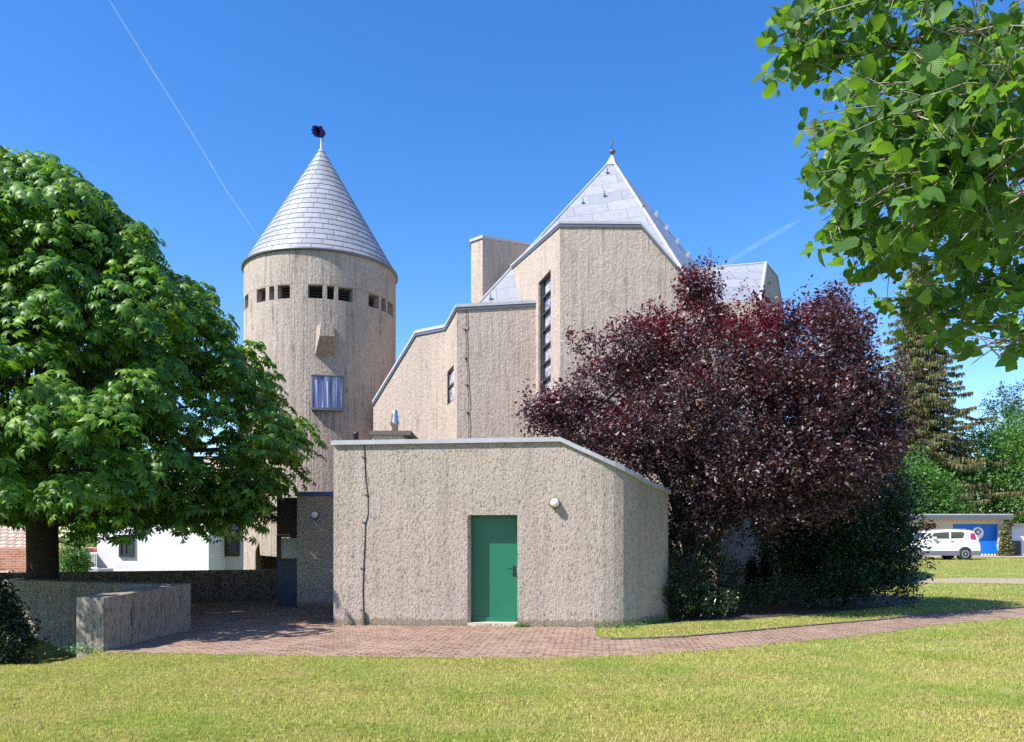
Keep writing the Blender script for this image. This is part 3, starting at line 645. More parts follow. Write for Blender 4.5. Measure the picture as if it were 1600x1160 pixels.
MB().lathe([(TR-.1,zE-.005),(r0c+.02,zE-.03),(r0c+.025,zE+.05),(r0c-.03,zE+.055)], (TX,TY,0), 96).build('eaves_trim', MAT['zincdark'], tw, True)
# projecting concrete hood
aH = ang(509); dH = Vector((math.cos(aH), math.sin(aH), 0)); tH = Vector((-dH.y, dH.x, 0)); cH = Vector((TX,TY,0))
if tH.x < 0: tH = -tH
zh = lambda y: EYE+(HY-y)/F*26.0
hv = []
for (r, z, wd_) in ((TR-.1,zh(506),.30),(TR+.62,zh(507),.19),(TR+.62,zh(527),.23),(TR-.1,zh(555),.36)):
    for s in (-1, 1): hv.append(cH+dH*r+tH*wd_*s+Vector((0,0,z)))
MB().add(hv, [(0,1,3,2),(2,3,5,4),(4,5,7,6),(0,2,4,6),(7,5,3,1),(1,0,6,7)]).build('concrete_hood', MAT['tower'], tw)
# curved blue window
w0, w1 = ang(487.5), ang(535.5); zz0, zz1 = EYE+(HY-637)/F*26.3, EYE+(HY-588)/F*26.3
cw = arcbox(w0, w1, TR-.05, TR+.11, zz0, zz1, 12).build('curved_window', MAT['ribbed'], tw)
fm = MB()
for q in (.0,.19,.36,.5,.62,.72,.8,.88,.965): a = w0+(w1-w0)*q; fm.add(*(lambda m: (m.v, m.f))(arcbox(a, a+(w1-w0)*(.035 if q in (0,.965) else .014), TR+.0, TR+.135, zz0, zz1, 1)))
fm.add(*(lambda m: (m.v, m.f))(arcbox(w0-.006, w1+.006, TR-.02, TR+.16, zz0-.09, zz0-.003, 12))); fm.add(*(lambda m: (m.v, m.f))(arcbox(w0-.006, w1+.006, TR-.02, TR+.15, zz1+.003, zz1+.04, 12)))
fm.build('frame', MAT['zincdark'], cw)
# weathercock
wc = empty('weathercock', apex, 'small dark blue iron rooster weathercock on the tip of the cone roof', 'weathercock')
MB().tube([apex-Vector((0,0,.1)), apex+Vector((0,0,.32))], [.05,.02], 8).build('rod', MAT['zinc'], wc)
s_ = 29/F
def RC(x, y): return Vector((TX+(x-503)*s_, TY-.01, apex.z+(232-y)*s_))
bodyp = [(499,216),(497.5,211),(498,206),(499,202),(500,199.5),(503,198.8),(505,200.5),(505,203),(508,206),(510,210),(508.5,213),(506,216.5),(503,217.5),(507,221),(504.5,220.5),(502,217.5)]
MB().ext([RC(*p) for p in bodyp], (0,.03,0)).build('body', MAT['navyiron'], wc)
tl = MB()
for i, (x, y) in enumerate([(489,199.5),(487.5,204.5),(488.5,210),(492,214.5),(496.5,216.5),(493,198),(497,199)]):
    b = RC(500,208.5); e = RC(x, y); d = e-b; nn_ = Vector((-d.z,0,d.x)).normalized()*.055; mpt = b.lerp(e,.75)
    tl.ext([b-nn_*.3, mpt-nn_, e-nn_*.4, e+nn_*.5, mpt+nn_, b+nn_*.3], (0,.02+.002*i,0))
tl.build('tail', MAT['navyiron'], wc)

# ------------------------------------------------------------------ low walls
lw = empty('garden_wall', (-6,13,0), 'short sunlit low concrete wall standing alone with a weathered end, nearest the camera', 'wall', 'low concrete walls')
f0, f1 = P(162,937,11.8), P(298,914,14.55); e0 = P(119.5,935,11.85)
dirw = Vector((f1.x-f0.x, f1.y-f0.y, 0)).normalized(); th = f0.x-e0.x
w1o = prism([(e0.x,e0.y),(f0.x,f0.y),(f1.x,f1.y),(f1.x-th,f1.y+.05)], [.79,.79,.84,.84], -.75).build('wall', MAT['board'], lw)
nwr = Vector((dirw.y, -dirw.x, 0))
cs = []
for t, zc in ((.75,.42),(1.55,.45),(2.35,.52)):
    c = Vector((f0.x,f0.y,zc))+dirw*t; cs.append(MB().hexa([c-dirw*.02-Vector((0,0,.13)), c+dirw*.02-Vector((0,0,.13)), c+dirw*.02+Vector((0,0,.13)), c-dirw*.02+Vector((0,0,.13))], -nwr*.06).build('c', MAT['board']))
    cs[-1].data.transform(Matrix.Translation(nwr*.03))
cut(w1o, cs)
lw2 = empty('garden_wall', (-8.6,15.6,0), 'long dark low concrete wall in the shade under the chestnut tree, behind the sunken bed', 'wall', 'low concrete walls')
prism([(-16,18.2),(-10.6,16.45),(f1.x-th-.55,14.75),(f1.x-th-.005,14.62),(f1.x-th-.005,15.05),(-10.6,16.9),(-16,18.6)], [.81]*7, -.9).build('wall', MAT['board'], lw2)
lw3 = empty('garden_wall', (-8,21.5,0), 'dark brown low concrete wall closing the back of the paved court beside the porch', 'wall', 'low concrete walls')
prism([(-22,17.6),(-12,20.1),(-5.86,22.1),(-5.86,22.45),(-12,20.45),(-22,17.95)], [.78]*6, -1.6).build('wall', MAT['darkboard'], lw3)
# drain cover
dc = G(497,969); tag(MB().box(dc+Vector((-.3,-.2,.005)), dc+Vector((.3,.2,.02))).build('drain_cover', MAT['kerb'], loc=None), 'flat grey drain cover in the paving at the left corner of the annex', 'drain cover')

# ------------------------------------------------------------------ houses on the left
def window(px0, px1, py0, py1, Y, parent, depth=.08):
    a, b = P(px0, py1, Y), P(px1, py0, Y); w_ = MB().box((a.x,Y-.01,a.z),(b.x,Y+.02,b.z)).build('window', MAT['glass'], parent)
    t = .10; MB().box((a.x-t,Y-.06,a.z-t),(a.x,Y+.03,b.z+t)).box((b.x,Y-.06,a.z-t),(b.x+t,Y+.03,b.z+t)).box((a.x,Y-.06,b.z),(b.x,Y+.03,b.z+t)).box((a.x,Y-.06,a.z-t),(b.x,Y+.03,a.z)).box((a.x+(b.x-a.x)*.25,Y-.05,a.z),(a.x+(b.x-a.x)*.25+t,Y-.011,b.z)).build('frame', MAT['frame'], w_); return w_
wh = empty('white_house', (-17,36,-1.4), 'plain white painted brick house wall seen beneath the chestnut branches', 'house')
a, b = P(152,818,35), P(326,818,35)
MB().box((a.x,35,-1.6),(b.x,43,3.0)).build('wall', MAT['whitebrick'], wh)
MB().add([Vector((a.x-.3,34.7,3.0)),Vector((b.x+.2,34.7,3.0)),Vector((b.x+.2,39,5.6)),Vector((a.x-.3,39,5.6)),Vector((b.x+.2,43.3,3.0)),Vector((a.x-.3,43.3,3.0))],[(0,1,2,3),(3,2,4,5),(0,3,5),(1,4,2),(0,5,4,1)]).build('roof', MAT['tile'], wh)
window(190,206,840,867,34.98, wh)
lh = empty('lilac_house', (-13,38,-1.4), 'pale lilac house with a small dark framed window beside the tower', 'house')
a, b = P(326,832,37), P(440,832,37)
MB().box((a.x+.05,37,-1.6),(b.x,44,EYE+(HY-833)/F*37)).build('wall', MAT['lilac'], lh)
zr = EYE+(HY-833)/F*37
MB().add([Vector((a.x,36.6,zr)),Vector((b.x+.3,36.6,zr)),Vector((b.x+.3,40,zr+1.9)),Vector((a.x,40,zr+1.9)),Vector((b.x+.3,44,zr)),Vector((a.x,44,zr))],[(0,1,2,3),(3,2,4,5),(0,3,5),(1,4,2),(0,5,4,1)]).build('roof', MAT['tile'], lh)
window(344,371,842,866,36.97, lh)
MB().tube([P(338,838,36.9), P(331,846,36.9), P(329,852,36.9), P(329,895,36.9)], .05, 6).build('drainpipe', MAT['kerb'], lh)
bh = empty('brick_house', (-24,33,-1.4), 'red brick house with a brown tiled roof behind the chestnut trunk', 'house')
a, b = P(-80,838,33), P(106,862,33)
MB().box((a.x,33,-1.6),(b.x,39,EYE+(HY-858)/F*33)).build('wall', MAT['brick'], bh)
q = [P(-85,898,32.7), P(18,898,32.7), P(34,862,33.6), P(78,850,35.5), P(60,800,37.5), P(-85,800,37.5)]
q[4].z = q[5].z = 3.2
slab('roof', [P(-90,900,32.6), P(8,900,32.6), P(66,826,36.5), P(-90,815,36.9)], MAT['tile'], bh)
rl = empty('railing', P(140,885,33.5), 'white metal balcony railing left of the white house', 'railing')
m_ = MB()
for i in range(9): p = P(130+i*2.6, 888, 33.5); m_.tube([p, p+Vector((0,0,.62))], .018, 5)
m_.build('balusters', MAT['whitepaint'], rl); a, b = P(129,888,33.5), P(153,888,33.5)
for h_ in (.62, 0): MB().tube([a+Vector((0,0,h_)), b+Vector((0,0,h_))], .03, 6).build('rail', MAT['whitepaint'], rl)
MB().box((a.x-.2,33.3,a.z-1.8),(b.x+.1,34.6,a.z-.05)).build('balcony_slab', MAT['zinc'], rl)

# ------------------------------------------------------------------ garage + car on the right
gY = 50.0; gz = .45
ga = empty('garage', (28,gY,gz), 'flat roofed beige garage with a bright blue door behind the parked white car', 'garage')
a, b = P(1405,812,gY), P(1568,812,gY)
gw = MB().box((a.x,gY,gz-.3),(b.x,gY+6,a.z)).build('wall', MAT['beige'], ga)
g0, g1 = P(1489,866,gY), P(1560,819,gY)
c1 = MB().box((g0.x,gY-.5,gz+.02),(g1.x,gY+.22,g1.z)).build('c', MAT['beige']); 
q0, q1 = P(1440,829,gY), P(1463,818,gY)
c2 = MB().box((q0.x,gY-.5,q0.z),(q1.x,gY+.1,q1.z)).build('c', MAT['beige']); cut(gw, [c1, c2])
gd = MB()
nb = 12
for i in range(nb):
    x0 = g0.x+(g1.x-g0.x)*i/nb; gd.box((x0+.002,gY+.12,gz+.15),(x0+(g1.x-g0.x)/nb-.002,gY+.16,g1.z-.005))
gd = gd.build('garage_door', MAT['bluedoor'], ga)
MB().box((g0.x,gY+.165,gz+.02),(g1.x,gY+.2,g1.z-.002)).build('backing', MAT['bluedoor'], gd)
for i in range(14):
    x0 = g0.x+(g1.x-g0.x)*i/14; MB().box((x0+.03,gY+.10,gz+.04),(x0+.13,gY+.155,gz+.14)).build('sill_block', MAT['whitepaint'], gd)
ec = P(1527.5,833,gY+.1); rr = .37
em = MB().tube([ec, ec+Vector((0,-.03,0))], rr, 28).build('emblem', MAT['whitepaint'], gd)
dq = [ec+Vector((x*.22,-.034,z*.22+.07)) for x, z in ((-1,0),(0,-1),(1,0),(0,1))]; MB().hexa(dq, (0,-.012,0)).build('diamond', MAT['brownpanel'], em)
dq = [ec+Vector((x*.12,-.048,z*.12+.07)) for x, z in ((-1,0),(0,-1),(1,0),(0,1))]; MB().hexa(dq, (0,-.012,0)).build('diamond', MAT['opal'], em)
MB().box((q0.x,gY+.06,q0.z),(q1.x,gY+.095,q1.z)).build('window', MAT['wood'], ga)
zr = a.z
MB().box((a.x-.4,gY-.5,zr+.002),(b.x+.3,gY+6.3,zr+.34)).build('roof', MAT['zinc'], ga)
MB().box((a.x-.42,gY-.53,zr+.06),(b.x+.32,gY-.502,zr+.26)).build('fascia', MAT['zincdark'], ga)
gb = empty('garden_shed', (32,50.5,gz), 'pale lilac shed wall half hidden under the trees right of the garage', 'shed')
MB().box((P(1581,0,50.5).x,50.5,gz-.2),(P(1640,0,50.5).x,54,gz+1.9)).build('wall', MAT['lilac'], gb)
MB().box((P(1577,0,50.5).x,50.2,gz+1.9),(P(1642,0,50.5).x,54.3,gz+2.05)).build('roof', MAT['rooffelt'], gb)
MB().box((P(1583,0,50.4).x,50.42,gz),(P(1596,0,50.4).x,50.49,gz+.95)).build('door', MAT['brownpanel'], gb)

# car: white high-roofed estate, facing left
def car():
    Yc = 42.0; z0 = float(terr(22,42)); x1 = P(1533,0,Yc).x; Lc = 4.2; x0 = x1-Lc
    t = empty('parked_car', ((x0+x1)/2, Yc+.85, z0), 'white high-roofed hatchback parked in front of the beige garage', 'car')
    g = M_('white_car_paint', .22); g.col((.82,.82,.84)); g.b.inputs['Coat Weight'].default_value = .6; white = g.m
    plast = simple('grey_bumper_plastic', (.16,.15,.19), .55, 0, .1)
    def sec(prof, ys):   # prof (x,z) polygon, ys list of (y, shrink_x, dz)
        vs = []; n = len(prof); cx = sum(p[0] for p in prof)/n
        for (y, sx, zs) in ys:
            for x, z in prof: vs.append(Vector((cx+(x-cx)*sx, y, z0+.25+(z-.25)*zs)))
        fs = [(i*n+k, i*n+(k+1) % n, (i+1)*n+(k+1) % n, (i+1)*n+k) for i in range(len(ys)-1) for k in range(n)]+[tuple(range(n)), tuple(range(len(ys)*n-1, (len(ys)-1)*n-1, -1))]
        return vs, fs
    X = lambda f: x0+f*Lc
    low = [(X(0),.50),(X(.01),.75),(X(.06),.90),(X(.24),1.02),(X(.30),1.06),(X(.97),1.06),(X(.995),.85),(X(1),.5)]
    low = low+[(X(1),.42),(X(0),.42)]
    b_ = MB().add(*sec(low, [(Yc,.985,.97),(Yc+.07,1,1),(Yc+1.63,1,1),(Yc+1.7,.985,.97)])).build('body', white, t)
    b2_ = MB().add(*sec([(X(.005),.22),(X(.0),.48),(X(1.005),.48),(X(.99),.24)], [(Yc-.015,.985,1),(Yc+.06,1,1),(Yc+1.64,1,1),(Yc+1.715,.985,1)])).build('bumper_skirt', plast, t)
    cab = [(X(.23),1.05),(X(.36),1.42),(X(.44),1.56),(X(.60),1.615),(X(.86),1.57),(X(.915),1.48),(X(.985),1.05)]
    MB().add(*sec(cab, [(Yc+.045,1,1)]+[(Yc+.16,.965,.985),(Yc+.30,.955,1.0),(Yc+1.40,.955,1.0),(Yc+1.54,.965,.985),(Yc+1.655,1,1)])).build('cabin', white, t)
    def sidewin(pts, nm='side_window'): 
        return MB().ext([Vector((X(f), Yc+.045-.004+(z-1.05)*.0, z0+z)) for f, z in pts], (0,.03,0)).build(nm, MAT['glass'], t)
    sidewin([(.36,1.12),(.42,1.42),(.605,1.47),(.605,1.12)]); sidewin([(.63,1.12),(.63,1.47),(.77,1.47),(.80,1.40),(.78,1.14)])
    sidewin([(.265,1.10),(.33,1.30),(.345,1.12)])
    red = simple('red_tail_lamp', (.45,.02,.14), .25, 0, .2)
    MB().ext([Vector((X(f), Yc+.035, z0+z)) for f, z in ((.875,1.42),(.925,1.40),(.95,1.05),(.965,.85),(.93,.80),(.90,1.0),(.87,1.15))], (0,.05,0)).build('tail_light', red, t)
    MB().ext([Vector((X(f), Yc+.15, z0+z)) for f, z in ((.925,1.43),(.99,1.07),(.965,1.07),(.90,1.43))], (0,1.4,0)).build('rear_window', MAT['glass'], t)
    MB().ext([Vector((X(f), Yc+.3, z0+z)) for f, z in ((.235,1.065),(.36,1.43),(.35,1.43),(.225,1.065))], (0,1.1,0)).build('windscreen', MAT['glass'], t)
    MB().box((X(1)-.02,Yc+.5,z0+.6),(X(1)+.012,Yc+1.1,z0+.72)).build('number_plate', MAT['opal'], t)
    MB().box((X(.395),Yc-.12,z0+1.1),(X(.43),Yc+.04,z0+1.22)).build('mirror', white, t)
    MB().tube([Vector((X(.45),Yc+.3,z0+1.62)), Vector((X(.85),Yc+.3,z0+1.62))], .02, 6).build('roof_rail', plast, t)
    for f in (.62,.44): MB().box((X(f),Yc-.03,z0+.98),(X(f+.04),Yc+.045,z0+1.0)).build('door_handle', plast, t)
    MB().ext([Vector((X(f), Yc-.0, z0+z)) for f, z in ((.03,.72),(.10,.78),(.12,.86),(.04,.84))], (0,.1,0)).build('headlight', MAT['glass'], t)
    for f in (.19,.80):
        for y in (Yc+.0, Yc+1.5):
            c = Vector((X(f), y, z0+.32)); s = 1 if y > Yc+.5 else -1
            arch = MB().tube([c+Vector((0,-.004,0)) if s < 0 else c+Vector((0,.2,0)), c+Vector((0,.19,0)) if s < 0 else c+Vector((0,.215,0))], .375, 24).build('wheel_arch', MAT['black'], t)
            wh_ = MB().tube([c+Vector((0,-.02,0)), c+Vector((0,.0,0)), c+Vector((0,.18,0)), c+Vector((0,.22,0))], [.29,.32,.32,.29], 24).build('wheel', MAT['black'], t)
            rm = MB(); o_ = c+Vector((0,-.03 if s < 0 else .225,0)); rm.tube([o_, o_+Vector((0,.008,0))], .2, 20)
            rm.tube([o_+Vector((0,-.012,0)), o_+Vector((0,.015,0))], .06, 12).build('rim', simple('rim_grey', (.35,.35,.37), .4, .5), wh_)
            MB().tube([o_+Vector((0,-.006,0)), o_+Vector((0,.012,0))], .14, 20).build('hub_ring', MAT['black'], wh_)
car()

# ------------------------------------------------------------------ vegetation
def rotmats(nrm, spin):
    n_ = nrm/np.linalg.norm(nrm, axis=1, keepdims=True); ref = np.tile([0.,0.,1.], (len(n_), 1)); ref[np.abs(n_[:,2]) > .95] = [1.,0,0]
    a = np.cross(ref, n_); a /= np.linalg.norm(a, axis=1, keepdims=True); b = np.cross(n_, a)
    c, s = np.cos(spin)[:,None], np.sin(spin)[:,None]; return np.stack([a*c+b*s, -a*s+b*c, n_], 2)
def scatter(tv, tf, pos, mats, scale):
    tv = np.asarray(tv, float); tf = np.asarray(tf, int); n_ = len(pos)
    v = np.einsum('nij,kj->nki', mats, tv)*np.asarray(scale)[:,None,None] + pos[:,None,:]
    f = tf[None]+(np.arange(n_)*len(tv))[:,None,None]; return v.reshape(-1, 3), f.reshape(-1, tf.shape[1])
def palmate():
    vs, fs = [], []
    for k, a in enumerate(np.radians([-115,-75,-38,0,38,75,115])):
        Ls = (1.0,.95,.8,.55)[abs(k-3)]; d = np.array([math.cos(a), math.sin(a), 0]); s = np.array([-d[1], d[0], 0]); b = len(vs)
        w_ = .20*Ls
        for p in (d*.04, d*.6*Ls+s*w_+[0,0,-.10*Ls], d*.58*Ls+[0,0,-.05*Ls], d*.6*Ls-s*w_+[0,0,-.10*Ls], d*Ls*.96+[0,0,-.55*Ls]): vs.append(p)
        fs += [(b,b+2,b+1),(b,b+3,b+2),(b+1,b+2,b+4),(b+2,b+3,b+4)]
    return vs, fs
def leaf_simple(): return [(0,0,0),(.5,.26,.05),(.5,-.26,.05),(1,0,-.12)], [(0,2,3),(0,3,1)]
def leaf_round():
    r = [(.0,0),(.02,.26),(.26,.46),(.60,.45),(.86,.24),(1.06,0)]
    vs = []; 
    for i, (x, wd_) in enumerate(r): vs.append((x, 0, -.26*x*x))
    for x, wd_ in r[1:-1]: vs.append((x, wd_, .12-.34*x*x))
    for x, wd_ in r[1:-1]: vs.append((x, -wd_, .12-.34*x*x))
    fs = []
    up = [0,6,7,8,9,5]; dn = [0,10,11,12,13,5]; mid = [0,1,2,3,4,5]
    for s_, fl in ((up, 0), (dn, 1)):
        for i in range(5):
            for t in ((mid[i], mid[i+1], s_[i+1]), (mid[i], s_[i+1], s_[i])):
                if len(set(t)) == 3: fs.append(t[::-1] if fl else t)
    return vs, fs
def rdir(n_): v = rng.normal(size=(n_, 3)); return v/np.linalg.norm(v, axis=1, keepdims=True)

# --- chestnut
CT = np.array([-11.0, 18.3])
prof_z = [1.75,2.1,2.9,3.8,5.1,6.5,7.4,8.4,9.1,9.7,10.2,10.45]; prof_r = [4.6,6.1,6.7,6.75,6.2,5.35,4.5,3.7,3.0,2.1,1.0,.3]
ct = empty('chestnut_tree', (CT[0],CT[1],0), 'broad green horse chestnut tree with drooping leaves covering the left of the view', 'tree')
pos, nrm, scl = [], [], []
poly_c = [(-1500,200),(0,238),(60,240),(115,275),(165,302),(185,332),(225,350),(235,385),(258,425),(322,442),(335,482),(385,508),(420,540),(435,590),(445,630),(480,675),(462,702),(445,725),(430,752),(405,782),(375,802),(320,810),(230,800),(210,845),(130,835),(90,815),(75,790),(0,795),(-1500,850)]
def clump(c, outd, rad, nl, ls):
    qx, qy = CX+c[0]/c[1]*F, HY-(c[2]-EYE)/c[1]*F
    if not inpoly(np.array([qx]), np.array([qy]), poly_c)[0]: return
    r = rad*np.sqrt(rng.random(nl)); a = rng.random(nl)*2*np.pi; d = np.stack([np.cos(a), np.sin(a)], 1)
    off_ = np.zeros((nl, 3)); off_[:,:2] = d*r[:,None]; off_[:,2] = -.8*(r*r)/rad + rng.normal(size=nl)*.07
    nn = np.zeros((nl, 3)); nn[:,:2] = d*(r/rad*.75)[:,None] + outd[:2]*.45 + rng.normal(size=(nl, 2))*.28; nn[:,2] = .95+rng.normal(size=nl)*.15
    pos.append(c+off_); nrm.append(nn); scl.append(ls*(.75+.5*rng.random(nl)))
twigs = MB()
N = 1250
for i in range(N):
    inner = i >= 700; z = np.interp((i+.5)/700 if not inner else rng.random(), np.linspace(0, 1, 12), [2.35,2.7,3.2,3.8,4.6,5.4,6.2,7.1,8.0,8.8,9.6,10.3])
    z += rng.normal()*.15; a = rng.random()*2*np.pi
    if not inner and rng.random() < .35: a = rng.uniform(-2.4, .9)
    r = np.interp(z, prof_z, prof_r)*((.72+.38*rng.random()**.9) if not inner else rng.uniform(.3,.8))
    c = np.array([CT[0]+r*math.cos(a), CT[1]+r*math.sin(a), z]); outd = np.array([math.cos(a), math.sin(a), .3])
    c[:2] += (c[:2]-CT)*(.09*math.sin(3*a+z*1.3)+.05*math.sin(7*a-z*2))
    if c[1] > 25 or (c[0] > -6.3 and c[1] < 16.6): continue
    rad = rng.uniform(.38,.72); clump(c, outd, rad, int(34*rad/.55), .19)
    if i % 7 == 0 and inpoly(np.array([CX+c[0]/c[1]*F]), np.array([HY-(c[2]-EYE)/c[1]*F]), poly_c)[0]:
        base = Vector((CT[0]+.15*r*math.cos(a), CT[1]+.15*r*math.sin(a), max(2.0, z*.72))); e = Vector(c)-Vector((0,0,.05)); m = base.lerp(e,.6)+Vector((0,0,.3)); twigs.tube([base, m, e], [.05,.03,.008], 4, False)
for c in [(-9.0,15.6,1.95),(-8.8,15.3,1.8),(-8.2,15.2,1.6),(-7.6,15.0,1.65),(-8.6,15.9,1.75),(-10.9,15.4,2.25),(-8.0,15.5,2.0),(-7.3,14.9,2.1),(-11.6,15.5,2.1)]:
    clump(np.array(c), np.array([.5,-.5,.3]), .5, 40, .18)
pos_, nrm_, scl_ = np.concatenate(pos), np.concatenate(nrm), np.concatenate(scl)
v, f = scatter(*palmate(), pos_, rotmats(nrm_, rng.random(len(pos_))*6.28), scl_)
obj('crown', v, f, MAT['chest'], ct)
tb = MB(); o_ = Vector((CT[0]+.25, CT[1], 0))
tb.tube([o_+Vector((0,0,-.1)), o_+Vector((0,0,.3)), o_+Vector((.02,0,1.0)), o_+Vector((0,0,2.0)), o_+Vector((-.05,.05,3.5)), o_+Vector((.1,0,5.5)), o_+Vector((0,0,8.5))], [.45,.36,.33,.33,.27,.17,.04], 14)
for k in range(16):
    a = k*2.4; z = 2.0+k*.33; r = np.interp(z+1.4, prof_z, prof_r)*.85; d = Vector((math.cos(a), math.sin(a), 0)); s = o_+Vector((0,0,z))
    tb.tube([s, s+d*r*.35+Vector((0,0,.5)), s+d*r*.7+Vector((0,0,1.0)), s+d*r+Vector((0,0,1.1))], [.13,.09,.05,.015], 7)
tb.tube([o_+Vector((0,0,1.9)), o_+Vector((1.3,-.6,2.25)), o_+Vector((2.6,-1.1,2.3)), o_+Vector((4.0,-1.5,2.4))], [.15,.11,.07,.02], 8)
tb.add(twigs.v, twigs.f); tb.build('trunk', MAT['bark'], ct, True)

# --- blob driven small-leaf trees
def blobtree(name, blobs, ntw, lpt, ls, mat, label, cat, base, trunk=None, twl=.55, shell=.75, group=None, up=.5, twigmat='bark', tmpl=leaf_simple, jit=.09, nlimb=40, keepfn=None, ncl=0, csp=.2, sink=0.0, shr=0):
    t = empty(name, base, label, cat, group); C, Rd = [], []
    for (px, py, Y, rx, rz, ry) in blobs: c = P(px, py, Y); C.append(c[:]); Rd.append((max(rx-shr, 6)/F*Y, ry, max(rz-shr, 6)/F*Y))
    C, Rd = np.array(C), np.array(Rd); wgt = (Rd[:,0]*Rd[:,2]*np.sqrt(Rd[:,1])); wgt /= wgt.sum(); wgt = np.maximum(wgt, .014); wgt /= wgt.sum()
    C[:,2] -= sink
    bi = rng.choice(len(blobs), ntw, p=wgt); d = rdir(ntw); rr = np.where(rng.random(ntw) < shell, rng.uniform(.82,1.02,ntw), rng.uniform(.35,.85,ntw))
    p = C[bi]+d*Rd[bi]*rr[:,None]
    if ncl: k = rng.choice(ntw, ncl, replace=False)[rng.integers(0, ncl, ntw)]; p, d = p[k]+rng.normal(size=(ntw, 3))*csp, d[k]
    ctr = (C*wgt[:,None]).sum(0)
    if keepfn is not None: k = keepfn(p); p, d = p[k], d[k]; ntw = len(p)
    p = p[p[:,2] > terr(p[:,0], p[:,1])+.05]; ntw = len(p)
    od = p-ctr; od /= np.linalg.norm(od, axis=1, keepdims=True)+1e-6; td = od*.6+rdir(ntw)*.55; td[:,2] += up; td /= np.linalg.norm(td, axis=1, keepdims=True)
    tt = rng.random((ntw, lpt))*twl; lp = p[:,None,:]+td[:,None,:]*tt[:,:,None]+rng.normal(size=(ntw, lpt, 3))*jit*.6
    lp = lp.reshape(-1, 3); nn = rdir(len(lp)); nn[:,2] = np.abs(nn[:,2])+.35
    v, f = scatter(*tmpl(), lp, rotmats(nn, rng.random(len(lp))*6.28), ls*(.6+.8*rng.random(len(lp))))
    obj('crown', v, f, mat, t)
    tb = MB()
    if trunk:
        for pts, rad in trunk: tb.tube(pts, rad, 9)
        ends = [Vector(q[0][-1]) for q in trunk]; mids = [Vector(q[0][-2]) for q in trunk]
        for i in rng.choice(ntw, min(nlimb, ntw), replace=False):
            e = Vector(p[i]); s = min(ends+mids, key=lambda q: (q-e).length); m = s.lerp(e,.5)+Vector((0,0,.12*(e-s).length)); tb.tube([s, m, e], [.035,.022,.006], 4, False)
    for i in rng.choice(ntw, min(ntw, 500), replace=False): a = Vector(p[i]); tb.tube([a-Vector(td[i])*.25, a+Vector(td[i])*twl], [.008,.003], 3, False)
    tb.build('trunk' if 'tree' in name else 'stems', MAT[twigmat], t, False); return t
gp = lambda px, Y, z=0: Vector((Xat(px, Y), Y, z))
pl = [(1150,640,17.6,225,140,2.3),(1255,560,17.8,95,95,1.7),(1275,500,17.8,45,48,.9),(1098,492,17.9,42,60,.6),(1092,450,17.9,20,30,.3),(1170,530,17.8,80,60,1.3),(960,575,17.2,82,66,1.2),(1035,560,17.4,70,60,1.2),(960,660,16.9,105,65,1.5),(905,640,16.6,40,45,.7),(1325,650,18,80,110,1.6),(1360,700,18,42,65,1.2),(1250,720,17.2,140,85,1.8),(1130,735,17,110,60,1.5),(1050,720,17.8,75,55,1.0),(1320,525,17.8,30,30,.6),(1025,520,17.7,45,45,.7),(868,650,16.4,16,12,.3),(1100,780,18.2,70,60,.9),(1085,830,17.4,42,55,.6),(1210,785,17.2,95,42,1.0)]
tr = gp(1075,17.8)
plum_trunks = [([tr+Vector((0,0,-.1)), tr+Vector((0,0,.8)), tr+Vector((.1,0,2.0)), tr+Vector((.6,-.1,3.6)), tr+Vector((1.3,0,5.2))], [.20,.17,.15,.10,.05]),
 ([tr+Vector((.02,0,1.4)), tr+Vector((-.4,-.3,2.6)), tr+Vector((-1.1,-.5,3.9)), tr+Vector((-1.9,-.8,4.6))], [.13,.10,.07,.04]),
 ([tr+Vector((.05,.05,.3)), tr+Vector((.5,.1,1.5)), tr+Vector((1.4,0,2.8)), tr+Vector((2.8,-.1,4.0))], [.14,.12,.09,.04]),
 ([tr+Vector((.6,.0,3.6)), tr+Vector((.5,.0,5.4)), tr+Vector((.4,.1,6.9))], [.08,.05,.02])]
blobtree('plum_tree', pl, 8800, 17, .088, MAT['plum'], 'large dark purple leaved plum tree in front of the church, right of the annex', 'tree', tr, plum_trunks, twl=.36, shell=.6, jit=.11, nlimb=70, ncl=720, sink=.10, shr=12, csp=.19)
bl = [(1330,840,19.5,85,75,1.2),(1385,880,19.3,48,50,.9),(1290,760,19.8,75,60,.9),(1370,790,20,45,65,.8),(1300,900,19,70,38,.9),(1240,890,19.5,30,45,.5),(1255,830,20,45,60,.8),(1235,820,21.5,55,60,.8),(1290,840,21,60,60,.8)]
st = gp(1320,19.5)
blobtree('dark_shrub', bl, 5200, 12, .09, MAT['bush'], 'tall dense dark green shrub at the right foot of the purple plum tree', 'shrub', st, [([st, st+Vector((.1,0,1.2)), st+Vector((.2,0,2.4))], [.06,.05,.02])], twl=.35, shell=.6, ncl=420, csp=.16)
st = gp(1072,16.6)
blobtree('glossy_shrub', [(1070,905,16.6,30,42,.5),(1100,940,16.5,45,20,.5),(1060,940,16.2,22,22,.3),(1085,850,17.3,38,50,.5),(1120,910,17.6,40,40,.5)], 900, 12, .06, MAT['bush'], 'low glossy shrub tucked against the right corner of the annex', 'shrub', st, [([st, st+Vector((0,0,.5)), st+Vector((0,0,.9))], [.03,.02,.01])], twl=.25)
for px, h, lab in ((1175,880,'left one of two slim upright dark shrubs against the church wall'), (1198,862,'right one of two slim upright dark shrubs against the church wall')):
    st = gp(px, 22.5); blobtree('upright_shrub', [(px,(h+935)/2,22.5,9,(935-h)/2,.25)], 220, 10, .06, MAT['bush'], lab, 'shrub', st, [([st, st+Vector((0,0,.5)), st+Vector((0,0,1.0))], [.02,.015,.01])], twl=.2, up=1.2, group='upright shrubs')
